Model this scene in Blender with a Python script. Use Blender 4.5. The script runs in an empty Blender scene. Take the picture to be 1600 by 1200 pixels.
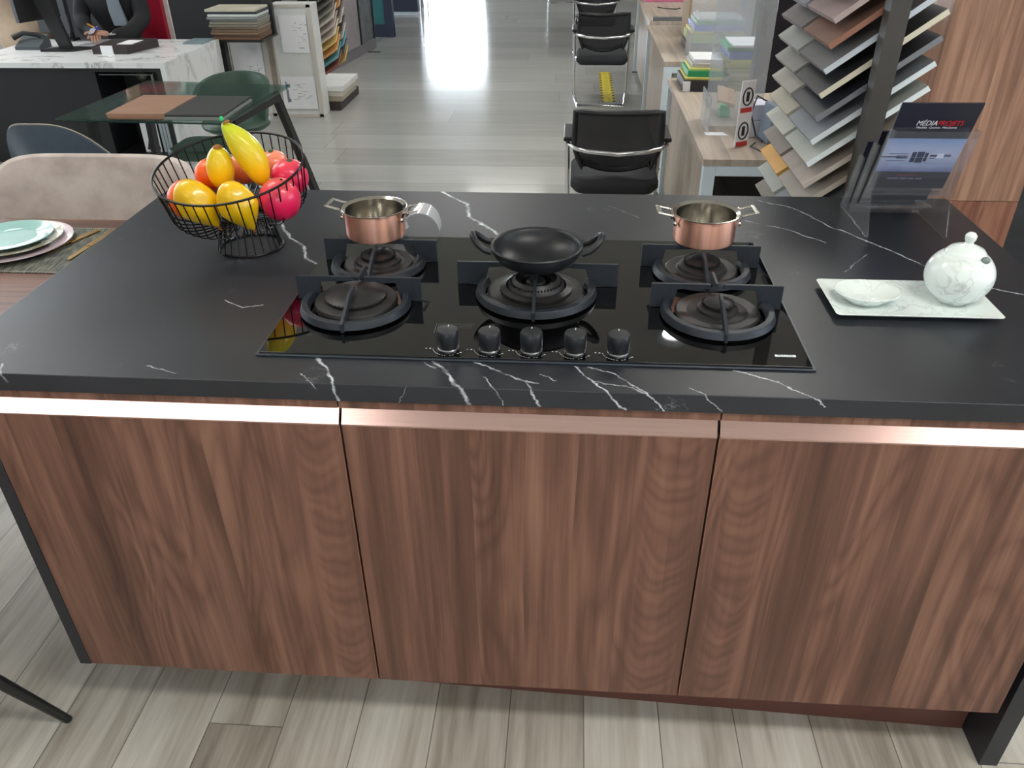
import bpy, bmesh, math, random
from mathutils import Vector, Matrix, noise
PI = math.pi
random.seed(7)
scn = bpy.context.scene
COL = scn.collection

# ------------------------------------------------------------------ camera
YAW, PITCH, ROLL = -0.0782, 0.5632, -0.0116
cy_, sy_, cp_, sp_ = math.cos(YAW), math.sin(YAW), math.cos(PITCH), math.sin(PITCH)
fw = Vector((sy_*cp_, cy_*cp_, -sp_)); rt = Vector((cy_, -sy_, 0)); up = rt.cross(fw)
cr, sr = math.cos(ROLL), math.sin(ROLL)
rt2 = cr*rt + sr*up; up2 = -sr*rt + cr*up
cam_d = bpy.data.cameras.new('camera'); cam = bpy.data.objects.new('camera', cam_d); COL.objects.link(cam)
cam.matrix_world = Matrix(((rt2.x, up2.x, -fw.x, 0.0581), (rt2.y, up2.y, -fw.y, -1.0208), (rt2.z, up2.z, -fw.z, 1.5361), (0, 0, 0, 1)))
cam_d.sensor_width = 36; cam_d.lens = 1240.0/1600*36; cam_d.clip_start = 0.02
scn.camera = cam
# ------------------------------------------------------------------ world, lights, exposure
W = bpy.data.worlds.new('daylight'); scn.world = W; W.use_nodes = True
bg = W.node_tree.nodes['Background']; bg.inputs[0].default_value = (0.82, 0.91, 1.0, 1)
# overcast sky, far brighter on the sunny side beyond the far entrance (+Y)
_N, _L = W.node_tree.nodes, W.node_tree.links
_tc = _N.new('ShaderNodeTexCoord'); _sp = _N.new('ShaderNodeSeparateXYZ'); _L.new(_tc.outputs['Generated'], _sp.inputs[0])
_p = _N.new('ShaderNodeMath'); _p.operation = 'MAXIMUM'; _L.new(_sp.outputs[1], _p.inputs[0]); _p.inputs[1].default_value = 0
_q = _N.new('ShaderNodeMath'); _q.operation = 'POWER'; _L.new(_p.outputs[0], _q.inputs[0]); _q.inputs[1].default_value = 8
_r = _N.new('ShaderNodeMath'); _r.operation = 'MULTIPLY_ADD'; _L.new(_q.outputs[0], _r.inputs[0]); _r.inputs[1].default_value = 45.0; _r.inputs[2].default_value = 4.6
_L.new(_r.outputs[0], bg.inputs[1])
scn.view_settings.view_transform = 'Standard'; scn.view_settings.look = 'None'
scn.view_settings.gamma = 1; scn.view_settings.use_curve_mapping = False
scn.view_settings.exposure = 0.0
PANELS = [(-.5, -1.2, 1.0, 0.3, 4), (1.2, -1.0, 1.6, 0.3, 30), (-3.0, -3.8, 3.2, 1.1, 5.5), (3.8, -3.8, 2.8, 1.1, 5.5), (-1.9, .9, 1.4, .5, 13), (1.9, 3.2, 1.6, .6, 26), (-1.0, 6.2, 1.2, .6, 15), (1.9, 7.0, 1.2, .6, 14), (-5.0, 3.9, 1.4, .6, 20), (-1.0, 11.5, 1.2, .6, 10)]  # glowing ceiling panels out of view, put in and tuned to light the room

# ------------------------------------------------------------------ materials
def lin(c):
    return tuple(((v/255)/12.92 if v/255 <= .04045 else ((v/255+.055)/1.055)**2.4) for v in c) + (1,)
MC = {}
def newmat(name):
    m = bpy.data.materials.new(name); m.use_nodes = True
    return m, m.node_tree.nodes, m.node_tree.links, m.node_tree.nodes['Principled BSDF']
def pm(name, rgb, rough=.5, metal=0, spec=.5, var=.06, scale=12, trans=0, ior=1.5, coat=0, bump=0, stretch=(1, 1, 1), alpha=1, emis=0, aniso=0):
    """plain procedural material with gentle noise variation"""
    if name in MC: return MC[name]
    m, N, L, b = newmat(name)
    c = lin(rgb)
    b.inputs['Roughness'].default_value = rough; b.inputs['Metallic'].default_value = metal
    b.inputs['Specular IOR Level'].default_value = spec; b.inputs['IOR'].default_value = ior
    b.inputs['Transmission Weight'].default_value = trans; b.inputs['Coat Weight'].default_value = coat
    b.inputs['Alpha'].default_value = alpha
    if aniso: b.inputs['Anisotropic'].default_value = aniso
    tc = N.new('ShaderNodeTexCoord'); mp = N.new('ShaderNodeMapping'); mp.inputs['Scale'].default_value = stretch
    nz = N.new('ShaderNodeTexNoise'); nz.inputs['Scale'].default_value = scale; nz.inputs['Detail'].default_value = 4
    L.new(tc.outputs['Object'], mp.inputs[0]); L.new(mp.outputs[0], nz.inputs['Vector'])
    r = N.new('ShaderNodeValToRGB'); r.color_ramp.elements[0].position = .3; r.color_ramp.elements[1].position = .7
    r.color_ramp.elements[0].color = tuple(v*(1-var) for v in c[:3])+(1,); r.color_ramp.elements[1].color = tuple(min(1, v*(1+var)) for v in c[:3])+(1,)
    L.new(nz.outputs['Fac'], r.inputs[0]); L.new(r.outputs[0], b.inputs['Base Color'])
    if bump:
        bp = N.new('ShaderNodeBump'); bp.inputs['Strength'].default_value = bump; bp.inputs['Distance'].default_value = .002
        L.new(nz.outputs['Fac'], bp.inputs['Height']); L.new(bp.outputs[0], b.inputs['Normal'])
    if emis:
        b.inputs['Emission Color'].default_value = c; b.inputs['Emission Strength'].default_value = emis
    MC[name] = m
    return m
def mth(N, L, op, a, b=None, c=None, clamp=False):
    n = N.new('ShaderNodeMath'); n.operation = op; n.use_clamp = clamp
    for i, v in enumerate((a, b, c)):
        if v is None: continue
        if isinstance(v, (int, float)): n.inputs[i].default_value = v
        else: L.new(v, n.inputs[i])
    return n.outputs[0]
def ramp(N, L, fac, stops):
    r = N.new('ShaderNodeValToRGB'); e = r.color_ramp.elements
    while len(e) < len(stops): e.new(.5)
    for i, (p, c) in enumerate(stops): e[i].position = p; e[i].color = lin(c)
    L.new(fac, r.inputs[0]); return r.outputs[0]
def mixc(N, L, fac, a, b, mode='MIX'):
    n = N.new('ShaderNodeMix'); n.data_type = 'RGBA'; n.blend_type = mode
    for s, v in ((n.inputs[0], fac), (n.inputs[6], a), (n.inputs[7], b)):
        if isinstance(v, (int, float)): s.default_value = v
        elif isinstance(v, tuple): s.default_value = v
        else: L.new(v, s)
    return n.outputs[2]
def comb(N, L, x, y, z):
    n = N.new('ShaderNodeCombineXYZ')
    for i, v in enumerate((x, y, z)):
        if isinstance(v, (int, float)): n.inputs[i].default_value = v
        else: L.new(v, n.inputs[i])
    return n.outputs[0]
def noi(N, L, vec, scale, detail=4, rough=.5, dist=0):
    n = N.new('ShaderNodeTexNoise'); n.inputs['Scale'].default_value = scale; n.inputs['Detail'].default_value = detail
    n.inputs['Roughness'].default_value = rough; n.inputs['Distortion'].default_value = dist
    L.new(vec, n.inputs['Vector']); return n.outputs['Fac']

def thin(name, tint, clear=.8, gloss=.06, haze=(230, 234, 238)):
    """thin clear sheet: see-through, fresnel reflection and a little haze"""
    m, N, L, b = newmat(name); N.remove(b); out = N['Material Output']
    tr = N.new('ShaderNodeBsdfTransparent'); tr.inputs[0].default_value = lin(tint)
    df = N.new('ShaderNodeBsdfDiffuse'); df.inputs[0].default_value = lin(haze)
    gs = N.new('ShaderNodeBsdfGlossy'); gs.inputs['Roughness'].default_value = gloss
    fr = N.new('ShaderNodeFresnel'); ge = N.new('ShaderNodeNewGeometry'); L.new(mth(N, L, 'MULTIPLY_ADD', ge.outputs['Backfacing'], 1/1.4-1.4, 1.4), fr.inputs[0])
    tc = N.new('ShaderNodeTexCoord'); nv = noi(N, L, tc.outputs['Object'], 6, 3)
    hz = mth(N, L, 'MULTIPLY', mth(N, L, 'MULTIPLY_ADD', nv, .5, .75), 1-clear, clamp=True)
    m1 = N.new('ShaderNodeMixShader'); L.new(hz, m1.inputs[0]); L.new(tr.outputs[0], m1.inputs[1]); L.new(df.outputs[0], m1.inputs[2])
    m2 = N.new('ShaderNodeMixShader'); L.new(fr.outputs[0], m2.inputs[0]); L.new(m1.outputs[0], m2.inputs[1]); L.new(gs.outputs[0], m2.inputs[2])
    L.new(m2.outputs[0], out.inputs['Surface']); MC[name] = m; return m

def walnut(name, axis='Z', across='X', rough=.42, stave=.085, stops=None, seed=0., fig=1.0, cath=None):
    """walnut veneer: staves of different tone, fine grain and cathedral figure"""
    if name in MC: return MC[name]
    m, N, L, b = newmat(name)
    tc = N.new('ShaderNodeTexCoord'); sp = N.new('ShaderNodeSeparateXYZ'); L.new(tc.outputs['Object'], sp.inputs[0])
    ax = dict(X=sp.outputs[0], Y=sp.outputs[1], Z=sp.outputs[2])
    g, a = ax[axis], mth(N, L, 'ADD', ax[across], seed)
    o = ax[[k for k in 'XYZ' if k not in (axis, across)][0]]
    wob = noi(N, L, comb(N, L, mth(N, L, 'MULTIPLY', a, 3), mth(N, L, 'MULTIPLY', g, .8), 0), 1.0, 2)
    cell = mth(N, L, 'FLOOR', mth(N, L, 'DIVIDE', mth(N, L, 'MULTIPLY_ADD', wob, .05, a), stave))
    wn = N.new('ShaderNodeTexWhiteNoise'); wn.noise_dimensions = '1D'; L.new(cell, wn.inputs['W'])
    tone = wn.outputs['Value']
    ga = mth(N, L, 'ADD', mth(N, L, 'MULTIPLY', g, .55), mth(N, L, 'MULTIPLY', tone, 9))
    fine = noi(N, L, comb(N, L, mth(N, L, 'MULTIPLY', a, 55), mth(N, L, 'MULTIPLY', ga, 3.0), mth(N, L, 'MULTIPLY', o, 40)), 1.0, 5, .65)
    med = noi(N, L, comb(N, L, mth(N, L, 'MULTIPLY', a, 13), mth(N, L, 'MULTIPLY', ga, 1.6), mth(N, L, 'MULTIPLY', o, 5)), 1.0, 3, .5, 1.2)
    # figure: iso-lines of a smooth field stretched with the grain
    fld = noi(N, L, comb(N, L, mth(N, L, 'MULTIPLY', a, 7), mth(N, L, 'MULTIPLY', ga, 2.3), tone), 1.0, 1, .4, .5)
    rings = mth(N, L, 'ABSOLUTE', mth(N, L, 'SINE', mth(N, L, 'MULTIPLY', fld, 42)))
    rmask = mth(N, L, 'MULTIPLY', mth(N, L, 'GREATER_THAN', tone, .45), .55*fig)
    v = mth(N, L, 'ADD', mth(N, L, 'MULTIPLY', fine, .42), mth(N, L, 'MULTIPLY', med, .50))
    v = mth(N, L, 'ADD', v, mth(N, L, 'MULTIPLY', mth(N, L, 'SUBTRACT', tone, .5), .055))
    v = mth(N, L, 'ADD', v, mth(N, L, 'MULTIPLY', mth(N, L, 'SUBTRACT', rings, .6), mth(N, L, 'MULTIPLY', rmask, .14)))
    if cath:  # one stave of stacked U-shaped figure
        da = mth(N, L, 'SUBTRACT', ax[across], cath[0])
        wv = noi(N, L, comb(N, L, mth(N, L, 'MULTIPLY', a, 9), mth(N, L, 'MULTIPLY', g, 5), 0), 1.0, 2)
        ph = mth(N, L, 'SUBTRACT', mth(N, L, 'MULTIPLY_ADD', wv, .16, g), mth(N, L, 'MULTIPLY', mth(N, L, 'MULTIPLY', da, da), 20))
        us = mth(N, L, 'POWER', mth(N, L, 'MULTIPLY_ADD', mth(N, L, 'SINE', mth(N, L, 'MULTIPLY', ph, 190)), .5, .5), 1.6)
        us = mth(N, L, 'ADD', mth(N, L, 'MULTIPLY', us, .6), mth(N, L, 'MULTIPLY', mth(N, L, 'SINE', mth(N, L, 'MULTIPLY', ph, 70)), .3))
        cm = mth(N, L, 'SUBTRACT', 1.0, mth(N, L, 'POWER', mth(N, L, 'DIVIDE', mth(N, L, 'ABSOLUTE', da), cath[1]), 4.0), clamp=True)
        v = mth(N, L, 'SUBTRACT', mth(N, L, 'MULTIPLY_ADD', mth(N, L, 'MULTIPLY', mth(N, L, 'SUBTRACT', .47, v), cm), .6, v), mth(N, L, 'MULTIPLY', mth(N, L, 'SUBTRACT', us, .25), mth(N, L, 'MULTIPLY', cm, .075)))
    st = stops or [(.28, (74, 50, 42)), (.42, (99, 69, 57)), (.50, (117, 83, 69)), (.66, (142, 105, 88))]
    L.new(ramp(N, L, v, st), b.inputs['Base Color'])
    b.inputs['Roughness'].default_value = rough; b.inputs['Specular IOR Level'].default_value = .35
    bp = N.new('ShaderNodeBump'); bp.inputs['Strength'].default_value = .12; bp.inputs['Distance'].default_value = .001
    L.new(fine, bp.inputs['Height']); L.new(bp.outputs[0], b.inputs['Normal'])
    MC[name] = m; return m

def floor_mat(name, along, w, ln, stops, rough, seam=.0025, seamc=(60, 55, 50), streak=1.0, spec=.5):
    m, N, L, b = newmat(name)
    tc = N.new('ShaderNodeTexCoord'); sp = N.new('ShaderNodeSeparateXYZ'); L.new(tc.outputs['Object'], sp.inputs[0])
    g, a = (sp.outputs[1], sp.outputs[0]) if along == 'Y' else (sp.outputs[0], sp.outputs[1])
    row = mth(N, L, 'FLOOR', mth(N, L, 'DIVIDE', a, w))
    w1 = N.new('ShaderNodeTexWhiteNoise'); w1.noise_dimensions = '1D'; L.new(row, w1.inputs['W'])
    gs = mth(N, L, 'ADD', mth(N, L, 'DIVIDE', g, ln), mth(N, L, 'MULTIPLY', w1.outputs['Value'], 7.3))
    cell = mth(N, L, 'FLOOR', gs)
    w2 = N.new('ShaderNodeTexWhiteNoise'); w2.noise_dimensions = '2D'; L.new(comb(N, L, row, cell, 0), w2.inputs['Vector'])
    tone = w2.outputs['Value']
    n1 = noi(N, L, comb(N, L, mth(N, L, 'MULTIPLY', a, 14), mth(N, L, 'MULTIPLY', g, 1.6), mth(N, L, 'MULTIPLY', tone, 20)), 1.0, 4, .6, .6)
    n2 = noi(N, L, comb(N, L, mth(N, L, 'MULTIPLY', a, 70), mth(N, L, 'MULTIPLY', g, 3.5), tone), 1.0, 4, .6)
    v = mth(N, L, 'ADD', mth(N, L, 'MULTIPLY', n1, .6*streak), mth(N, L, 'MULTIPLY', n2, .25*streak))
    v = mth(N, L, 'ADD', v, mth(N, L, 'MULTIPLY', tone, .16))
    v = mth(N, L, 'ADD', v, .42*(1-streak))
    c = ramp(N, L, v, stops)
    fa = mth(N, L, 'FRACT', mth(N, L, 'DIVIDE', a, w)); fg = mth(N, L, 'FRACT', gs)
    sa = mth(N, L, 'LESS_THAN', fa, seam/w); sg = mth(N, L, 'LESS_THAN', fg, seam/ln)
    s = mth(N, L, 'MAXIMUM', sa, sg)
    L.new(mixc(N, L, mth(N, L, 'MULTIPLY', s, .75), c, lin(seamc)), b.inputs['Base Color'])
    b.inputs['Roughness'].default_value = rough; b.inputs['Specular IOR Level'].default_value = spec
    return m

def vein_chain(N, L, P, segs, width, prev=None):
    for (ax, ay, bx, by, w) in segs:
        sub = N.new('ShaderNodeVectorMath'); sub.operation = 'SUBTRACT'; L.new(P, sub.inputs[0]); sub.inputs[1].default_value = (ax, ay, 0)
        d2 = (bx-ax)**2+(by-ay)**2
        dt = N.new('ShaderNodeVectorMath'); dt.operation = 'DOT_PRODUCT'; L.new(sub.outputs[0], dt.inputs[0]); dt.inputs[1].default_value = ((bx-ax)/d2, (by-ay)/d2, 0)
        h = mth(N, L, 'MULTIPLY', dt.outputs['Value'], 1.0, clamp=True)
        sc = N.new('ShaderNodeVectorMath'); sc.operation = 'SCALE'; sc.inputs[0].default_value = (bx-ax, by-ay, 0); L.new(h, sc.inputs['Scale'])
        s2 = N.new('ShaderNodeVectorMath'); s2.operation = 'DISTANCE'; L.new(sub.outputs[0], s2.inputs[0]); L.new(sc.outputs[0], s2.inputs[1])
        q = mth(N, L, 'DIVIDE', s2.outputs['Value'], w*width)
        prev = q if prev is None else mth(N, L, 'MINIMUM', prev, q)
    return prev
VEINS = [
    ([(-.62, .703), (-.552, .588), (-.519, .56), (-.482, .475), (-.457, .453)], .7),
    ([(-.266, .913), (-.194, .826), (-.172, .732), (-.128, .673), (-.095, .624)], .95),
    ([(.513, .88), (.585, .83), (.642, .709), (.69, .636), (.735, .568), (.773, .496)], .42),
    ([(.458, .74), (.546, .685), (.604, .614)], .32),
    ([(-.348, .076), (-.306, .018), (-.298, -.03)], .55),
    ([(-.156, .080), (-.12, .029), (-.089, -.03)], .62),
    ([(-.09, .078), (-.024, .034), (.016, .018)], .4), ([(-.067, .035), (-.036, -.028)], .25), ([(-.004, .024), (.022, -.03)], .34),
    ([(.073, .075), (.094, .037), (.13, -.008), (.156, -.033)], .38), ([(.096, .074), (.136, .053), (.173, .014), (.22, -.04)], .3),
    ([(.323, .077), (.373, .053), (.45, -.014)], .32), ([(-.86, .03), (-.845, .002), (-.837, -.017)], .5),
    ([(.80, .47), (.858, .405), (.97, .345)], .3), ([(.603, .466), (.674, .559)], .2), ([(.22, .75), (.149, .824)], .2),
    ([(-.582, .276), (-.537, .252), (-.505, .264)], .25), ([(-.36, .03), (-.33, -.01)], .18), ([(.02, .045), (.045, .03)], .25), ([(.10, .03), (.155, .02), (.19, -.005)], .22), ([(.25, .02), (.30, -.028)], .2), ([(-.2, -.028), (-.185, 0)], .15), ([(-.17, .078), (-.148, .055)], .3), ([(-.62, .035), (-.56, .02)], .2)]
def counter_mat():
    m, N, L, b = newmat('black_marble_laminate')
    tc = N.new('ShaderNodeTexCoord'); sp = N.new('ShaderNodeSeparateXYZ'); L.new(tc.outputs['Object'], sp.inputs[0])
    u, v = sp.outputs[0], mth(N, L, 'ADD', sp.outputs[1], sp.outputs[2])
    P0 = comb(N, L, u, v, 0)
    nz = N.new('ShaderNodeTexNoise'); nz.inputs['Scale'].default_value = 20; nz.inputs['Detail'].default_value = 7; nz.inputs['Roughness'].default_value = .72
    L.new(P0, nz.inputs['Vector'])
    s1 = N.new('ShaderNodeVectorMath'); s1.operation = 'SUBTRACT'; L.new(nz.outputs['Color'], s1.inputs[0]); s1.inputs[1].default_value = (.5, .5, .5)
    s2 = N.new('ShaderNodeVectorMath'); s2.operation = 'SCALE'; L.new(s1.outputs[0], s2.inputs[0]); s2.inputs['Scale'].default_value = .030
    s3 = N.new('ShaderNodeVectorMath'); s3.operation = 'MULTIPLY'; L.new(s2.outputs[0], s3.inputs[0]); s3.inputs[1].default_value = (1, 1, 0)
    s4 = N.new('ShaderNodeVectorMath'); s4.operation = 'ADD'; L.new(P0, s4.inputs[0]); L.new(s3.outputs[0], s4.inputs[1])
    P = s4.outputs[0]
    segs = []
    for pts, w in VEINS:
        for (a, c) in zip(pts[:-1], pts[1:]): segs.append((a[0], a[1], c[0], c[1], w))
    d = vein_chain(N, L, P, segs, .0040)
    mask = mth(N, L, 'SUBTRACT', 1.35, d, clamp=True)
    brk = noi(N, L, P0, 30, 3)
    mask = mth(N, L, 'MULTIPLY', mask, mth(N, L, 'MULTIPLY_ADD', brk, 3.4, -1.05, clamp=True))
    # scattered short flecks
    flk = noi(N, L, P, 9, 6, .7); f2 = mth(N, L, 'ABSOLUTE', mth(N, L, 'SUBTRACT', flk, .5))
    f3 = mth(N, L, 'SUBTRACT', 1.0, mth(N, L, 'MULTIPLY', f2, 160), clamp=True)
    f4 = mth(N, L, 'MULTIPLY', f3, mth(N, L, 'MULTIPLY_ADD', noi(N, L, P0, 7, 2), 9, -5.6, clamp=True))
    mask = mth(N, L, 'MAXIMUM', mask, mth(N, L, 'MULTIPLY', f4, .45))
    base = ramp(N, L, noi(N, L, P0, 3.5, 4), [(.3, (29, 31, 37)), (.7, (41, 44, 51))])
    L.new(mixc(N, L, mask, base, lin((198, 203, 210))), b.inputs['Base Color'])
    b.inputs['Roughness'].default_value = .40; b.inputs['Specular IOR Level'].default_value = .5
    bp = N.new('ShaderNodeBump'); bp.inputs['Strength'].default_value = .08; bp.inputs['Distance'].default_value = .0005
    L.new(noi(N, L, P0, 400, 2), bp.inputs['Height']); L.new(bp.outputs[0], b.inputs['Normal'])
    return m
def marble_white(name='white_marble', c0=(226, 229, 231), c1=(120, 122, 124)):
    if name in MC: return MC[name]
    m, N, L, b = newmat(name)
    tc = N.new('ShaderNodeTexCoord'); mp = N.new('ShaderNodeMapping'); mp.inputs['Scale'].default_value = (1, 2.2, .7); mp.inputs['Rotation'].default_value = (.3, .5, .6)
    L.new(tc.outputs['Object'], mp.inputs[0])
    n = noi(N, L, mp.outputs[0], 2.3, 6, .6, .8)
    d = mth(N, L, 'ABSOLUTE', mth(N, L, 'SUBTRACT', n, .5))
    v = mth(N, L, 'SUBTRACT', 1, mth(N, L, 'MULTIPLY', d, 38), clamp=True)
    v = mth(N, L, 'MULTIPLY', v, mth(N, L, 'MULTIPLY_ADD', noi(N, L, mp.outputs[0], 1.7, 2), 3, -1, clamp=True))
    L.new(mixc(N, L, mth(N, L, 'MULTIPLY', v, .75), lin(c0), lin(c1)), b.inputs['Base Color'])
    b.inputs['Roughness'].default_value = .25
    MC[name] = m; return m
def stripes(name, c1, c2, axis, freq, duty=.5, rough=.5):
    m, N, L, b = newmat(name)
    tc = N.new('ShaderNodeTexCoord'); sp = N.new('ShaderNodeSeparateXYZ'); L.new(tc.outputs['Object'], sp.inputs[0])
    f = mth(N, L, 'LESS_THAN', mth(N, L, 'FRACT', mth(N, L, 'MULTIPLY', sp.outputs[axis], freq)), duty)
    L.new(mixc(N, L, f, lin(c1), lin(c2)), b.inputs['Base Color']); b.inputs['Roughness'].default_value = rough
    return m

# ------------------------------------------------------------------ mesh helpers
class MB:
    def __init__(s): s.v = []; s.f = []; s.sm = []
    def add(s, vs, fs, smooth=False):
        n = len(s.v); s.v += [Vector(q) for q in vs]; s.f += [tuple(n+i for i in f) for f in fs]; s.sm += [smooth]*len(fs); return s
    def box(s, x0, x1, y0, y1, z0, z1):
        vs = [(x, y, z) for z in (z0, z1) for y in (y0, y1) for x in (x0, x1)]
        return s.add(vs, [(0, 2, 3, 1), (4, 5, 7, 6), (0, 1, 5, 4), (2, 6, 7, 3), (0, 4, 6, 2), (1, 3, 7, 5)])
    def obox(s, c, A, B, C):
        """centre and three half-axis vectors"""
        c, A, B, C = map(Vector, (c, A, B, C))
        vs = [c+i*A+j*B+k*C for k in (-1, 1) for j in (-1, 1) for i in (-1, 1)]
        return s.add(vs, [(0, 2, 3, 1), (4, 5, 7, 6), (0, 1, 5, 4), (2, 6, 7, 3), (0, 4, 6, 2), (1, 3, 7, 5)])
    def bar(s, p, q, w, t, upv=(0, 0, 1)):
        p, q = Vector(p), Vector(q); d = (q-p); a = d.normalized().cross(Vector(upv)).normalized(); b = a.cross(d.normalized())
        return s.obox((p+q)/2, d/2, a*w/2, b*t/2)
    def prism(s, poly, o, U, V, T):
        """polygon (u,v) in frame o,U,V extruded by vector T"""
        o, U, V, T = map(Vector, (o, U, V, T)); n = len(poly)
        a = [o+U*u+V*v for u, v in poly]; b = [q+T for q in a]
        return s.add(a+b, [tuple(range(n))[::-1], tuple(range(n, 2*n))]+[(i, (i+1) % n, n+(i+1) % n, n+i) for i in range(n)])
    def tube(s, pts, r, seg=8, closed=False, caps=True):
        pts = [Vector(q) for q in pts]; n = len(pts); R = r if isinstance(r, (list, tuple)) else [r]*n
        vs = []; prev = None
        for i, q in enumerate(pts):
            if closed: t = (pts[(i+1) % n]-pts[i-1])
            else: t = pts[min(i+1, n-1)]-pts[max(i-1, 0)]
            t.normalize()
            if prev is None:
                a = t.orthogonal().normalized()
            else:
                a = (prev - t*prev.dot(t)).normalized()
            prev = a; b = t.cross(a)
            vs += [q+R[i]*(math.cos(2*PI*k/seg)*a+math.sin(2*PI*k/seg)*b) for k in range(seg)]
        fs = []
        for i in range(n if closed else n-1):
            j = (i+1) % n
            off = 0
            if closed and i == n-1:
                # find best rotation
                off = min(range(seg), key=lambda k: (vs[i*seg]-vs[k]).length)
            for k in range(seg):
                fs.append((i*seg+k, i*seg+(k+1) % seg, j*seg+(k+1+off) % seg, j*seg+(k+off) % seg))
        s.add(vs, fs, True)
        if caps and not closed:
            m = len(s.v)-len(vs)
            s.f += [tuple(m+k for k in range(seg))[::-1], tuple(m+(n-1)*seg+k for k in range(seg))]; s.sm += [False, False]
        return s
    def lathe(s, prof, c, seg=40, smooth=True, sx=1, sy=1, close=False):
        """profile [(r,z)] about the vertical axis through c"""
        c = Vector(c); n = len(prof); vs = []
        for r, z in prof:
            vs += [c+Vector((sx*r*math.cos(2*PI*k/seg), sy*r*math.sin(2*PI*k/seg), z)) for k in range(seg)]
        fs = []
        for i in range(n-1 if not close else n):
            j = (i+1) % n
            for k in range(seg):
                fs.append((i*seg+k, i*seg+(k+1) % seg, j*seg+(k+1) % seg, j*seg+k))
        s.add(vs, fs, smooth); return s
    def ell(s, c, r, seg=24, rings=14, R=None, fn=None):
        """ellipsoid; fn(dir)->scale shapes it; R rotates it"""
        c = Vector(c); vs = []; fs = []
        for i in range(rings+1):
            th = PI*i/rings
            for k in range(seg):
                d = Vector((math.sin(th)*math.cos(2*PI*k/seg), math.sin(th)*math.sin(2*PI*k/seg), math.cos(th)))
                q = Vector((d.x*r[0], d.y*r[1], d.z*r[2]))
                if fn: q = fn(d, q)
                if R: q = R @ q
                vs.append(c+q)
        for i in range(rings):
            for k in range(seg):
                fs.append((i*seg+k, (i+1)*seg+k, (i+1)*seg+(k+1) % seg, i*seg+(k+1) % seg))
        s.add(vs, fs, True); return s
    def sheet(s, grid, t):
        """solid from a grid of points with thickness vector function t(i,j) or Vector"""
        n, m = len(grid), len(grid[0]); tv = t if callable(t) else (lambda i, j: Vector(t))
        a = [Vector(grid[i][j]) for i in range(n) for j in range(m)]
        b = [Vector(grid[i][j])+tv(i, j) for i in range(n) for j in range(m)]
        fs = []; o = n*m
        for i in range(n-1):
            for j in range(m-1):
                q = (i*m+j, i*m+j+1, (i+1)*m+j+1, (i+1)*m+j)
                fs.append(q); fs.append(tuple(o+k for k in q[::-1]))
        for i in range(n-1):
            fs.append((i*m, (i+1)*m, o+(i+1)*m, o+i*m)); fs.append((i*m+m-1, o+i*m+m-1, o+(i+1)*m+m-1, (i+1)*m+m-1))
        for j in range(m-1):
            fs.append((j, o+j, o+j+1, j+1)); k = (n-1)*m; fs.append((k+j, k+j+1, o+k+j+1, o+k+j))
        s.add(a+b, fs, True); return s
def wloc(o):
    l = Vector((0, 0, 0))
    while o: l += o.location; o = o.parent
    return l
def put(name, mb, mat, parent=None, bevel=0, origin=None, subsurf=0, smooth_angle=35, bseg=2):
    me = bpy.data.meshes.new(name)
    base = wloc(parent) if parent else (Vector(origin) if origin is not None else None)
    if base is None:
        xs = [v.x for v in mb.v]; ys = [v.y for v in mb.v]; zs = [v.z for v in mb.v]
        base = Vector(((min(xs)+max(xs))/2, (min(ys)+max(ys))/2, min(zs)))
    me.from_pydata([v-base for v in mb.v], [], mb.f)
    bm = bmesh.new(); bm.from_mesh(me); bmesh.ops.remove_doubles(bm, verts=bm.verts, dist=1e-6) if False else None
    bmesh.ops.recalc_face_normals(bm, faces=bm.faces); bm.to_mesh(me); bm.free()
    for p, q in zip(me.polygons, mb.sm): p.use_smooth = q
    if any(mb.sm): me.set_sharp_from_angle(angle=math.radians(38))
    if mat: me.materials.append(mat)
    o = bpy.data.objects.new(name, me); COL.objects.link(o)
    if parent: o.parent = parent
    else: o.location = base
    if bevel:
        b = o.modifiers.new('bevel', 'BEVEL'); b.width = bevel; b.segments = bseg; b.limit_method = 'ANGLE'; b.angle_limit = math.radians(40)
        for p in me.polygons: p.use_smooth = True
        try: o.modifiers.new('wn', 'WEIGHTED_NORMAL')
        except Exception: pass
    if subsurf:
        b = o.modifiers.new('sub', 'SUBSURF'); b.levels = subsurf; b.render_levels = subsurf
    return o
def tag(o, label, cat, group=None):
    o['label'] = label; o['category'] = cat
    if group: o['group'] = group
    return o
def thing(name, loc, label, cat, group=None):
    o = bpy.data.objects.new(name, None); COL.objects.link(o); o.location = loc; o.empty_display_size = .05
    return tag(o, label, cat, group)
def struct(name, mb, mat, **k):
    o = put(name, mb, mat, **k); o['kind'] = 'structure'; return o
def copy_tree(o, parent=None):
    c = o.copy(); COL.objects.link(c); c.parent = parent
    for ch in [x for x in o.children]: copy_tree(ch, c)
    return c
def text_obj(name, body, size, mat, parent, loc, rot, extrude=.0002, align='CENTER', shear=0, sx=1):
    cu = bpy.data.curves.new(name+'_curve', 'FONT'); cu.body = body; cu.size = size; cu.extrude = extrude; cu.align_x = align; cu.align_y = 'CENTER'; cu.shear = shear
    t = bpy.data.objects.new(name+'_tmp', cu); COL.objects.link(t)
    dg = bpy.context.evaluated_depsgraph_get(); me = bpy.data.meshes.new_from_object(t.evaluated_get(dg))
    bpy.data.objects.remove(t)
    me.materials.clear(); me.materials.append(mat)
    M = (Matrix.Translation(Vector(loc)-wloc(parent)) @ rot.to_4x4() @ Matrix.Diagonal((sx, 1, 1, 1)))
    me.transform(M)
    o = bpy.data.objects.new(name, me); COL.objects.link(o); o.parent = parent
    return o
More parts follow.
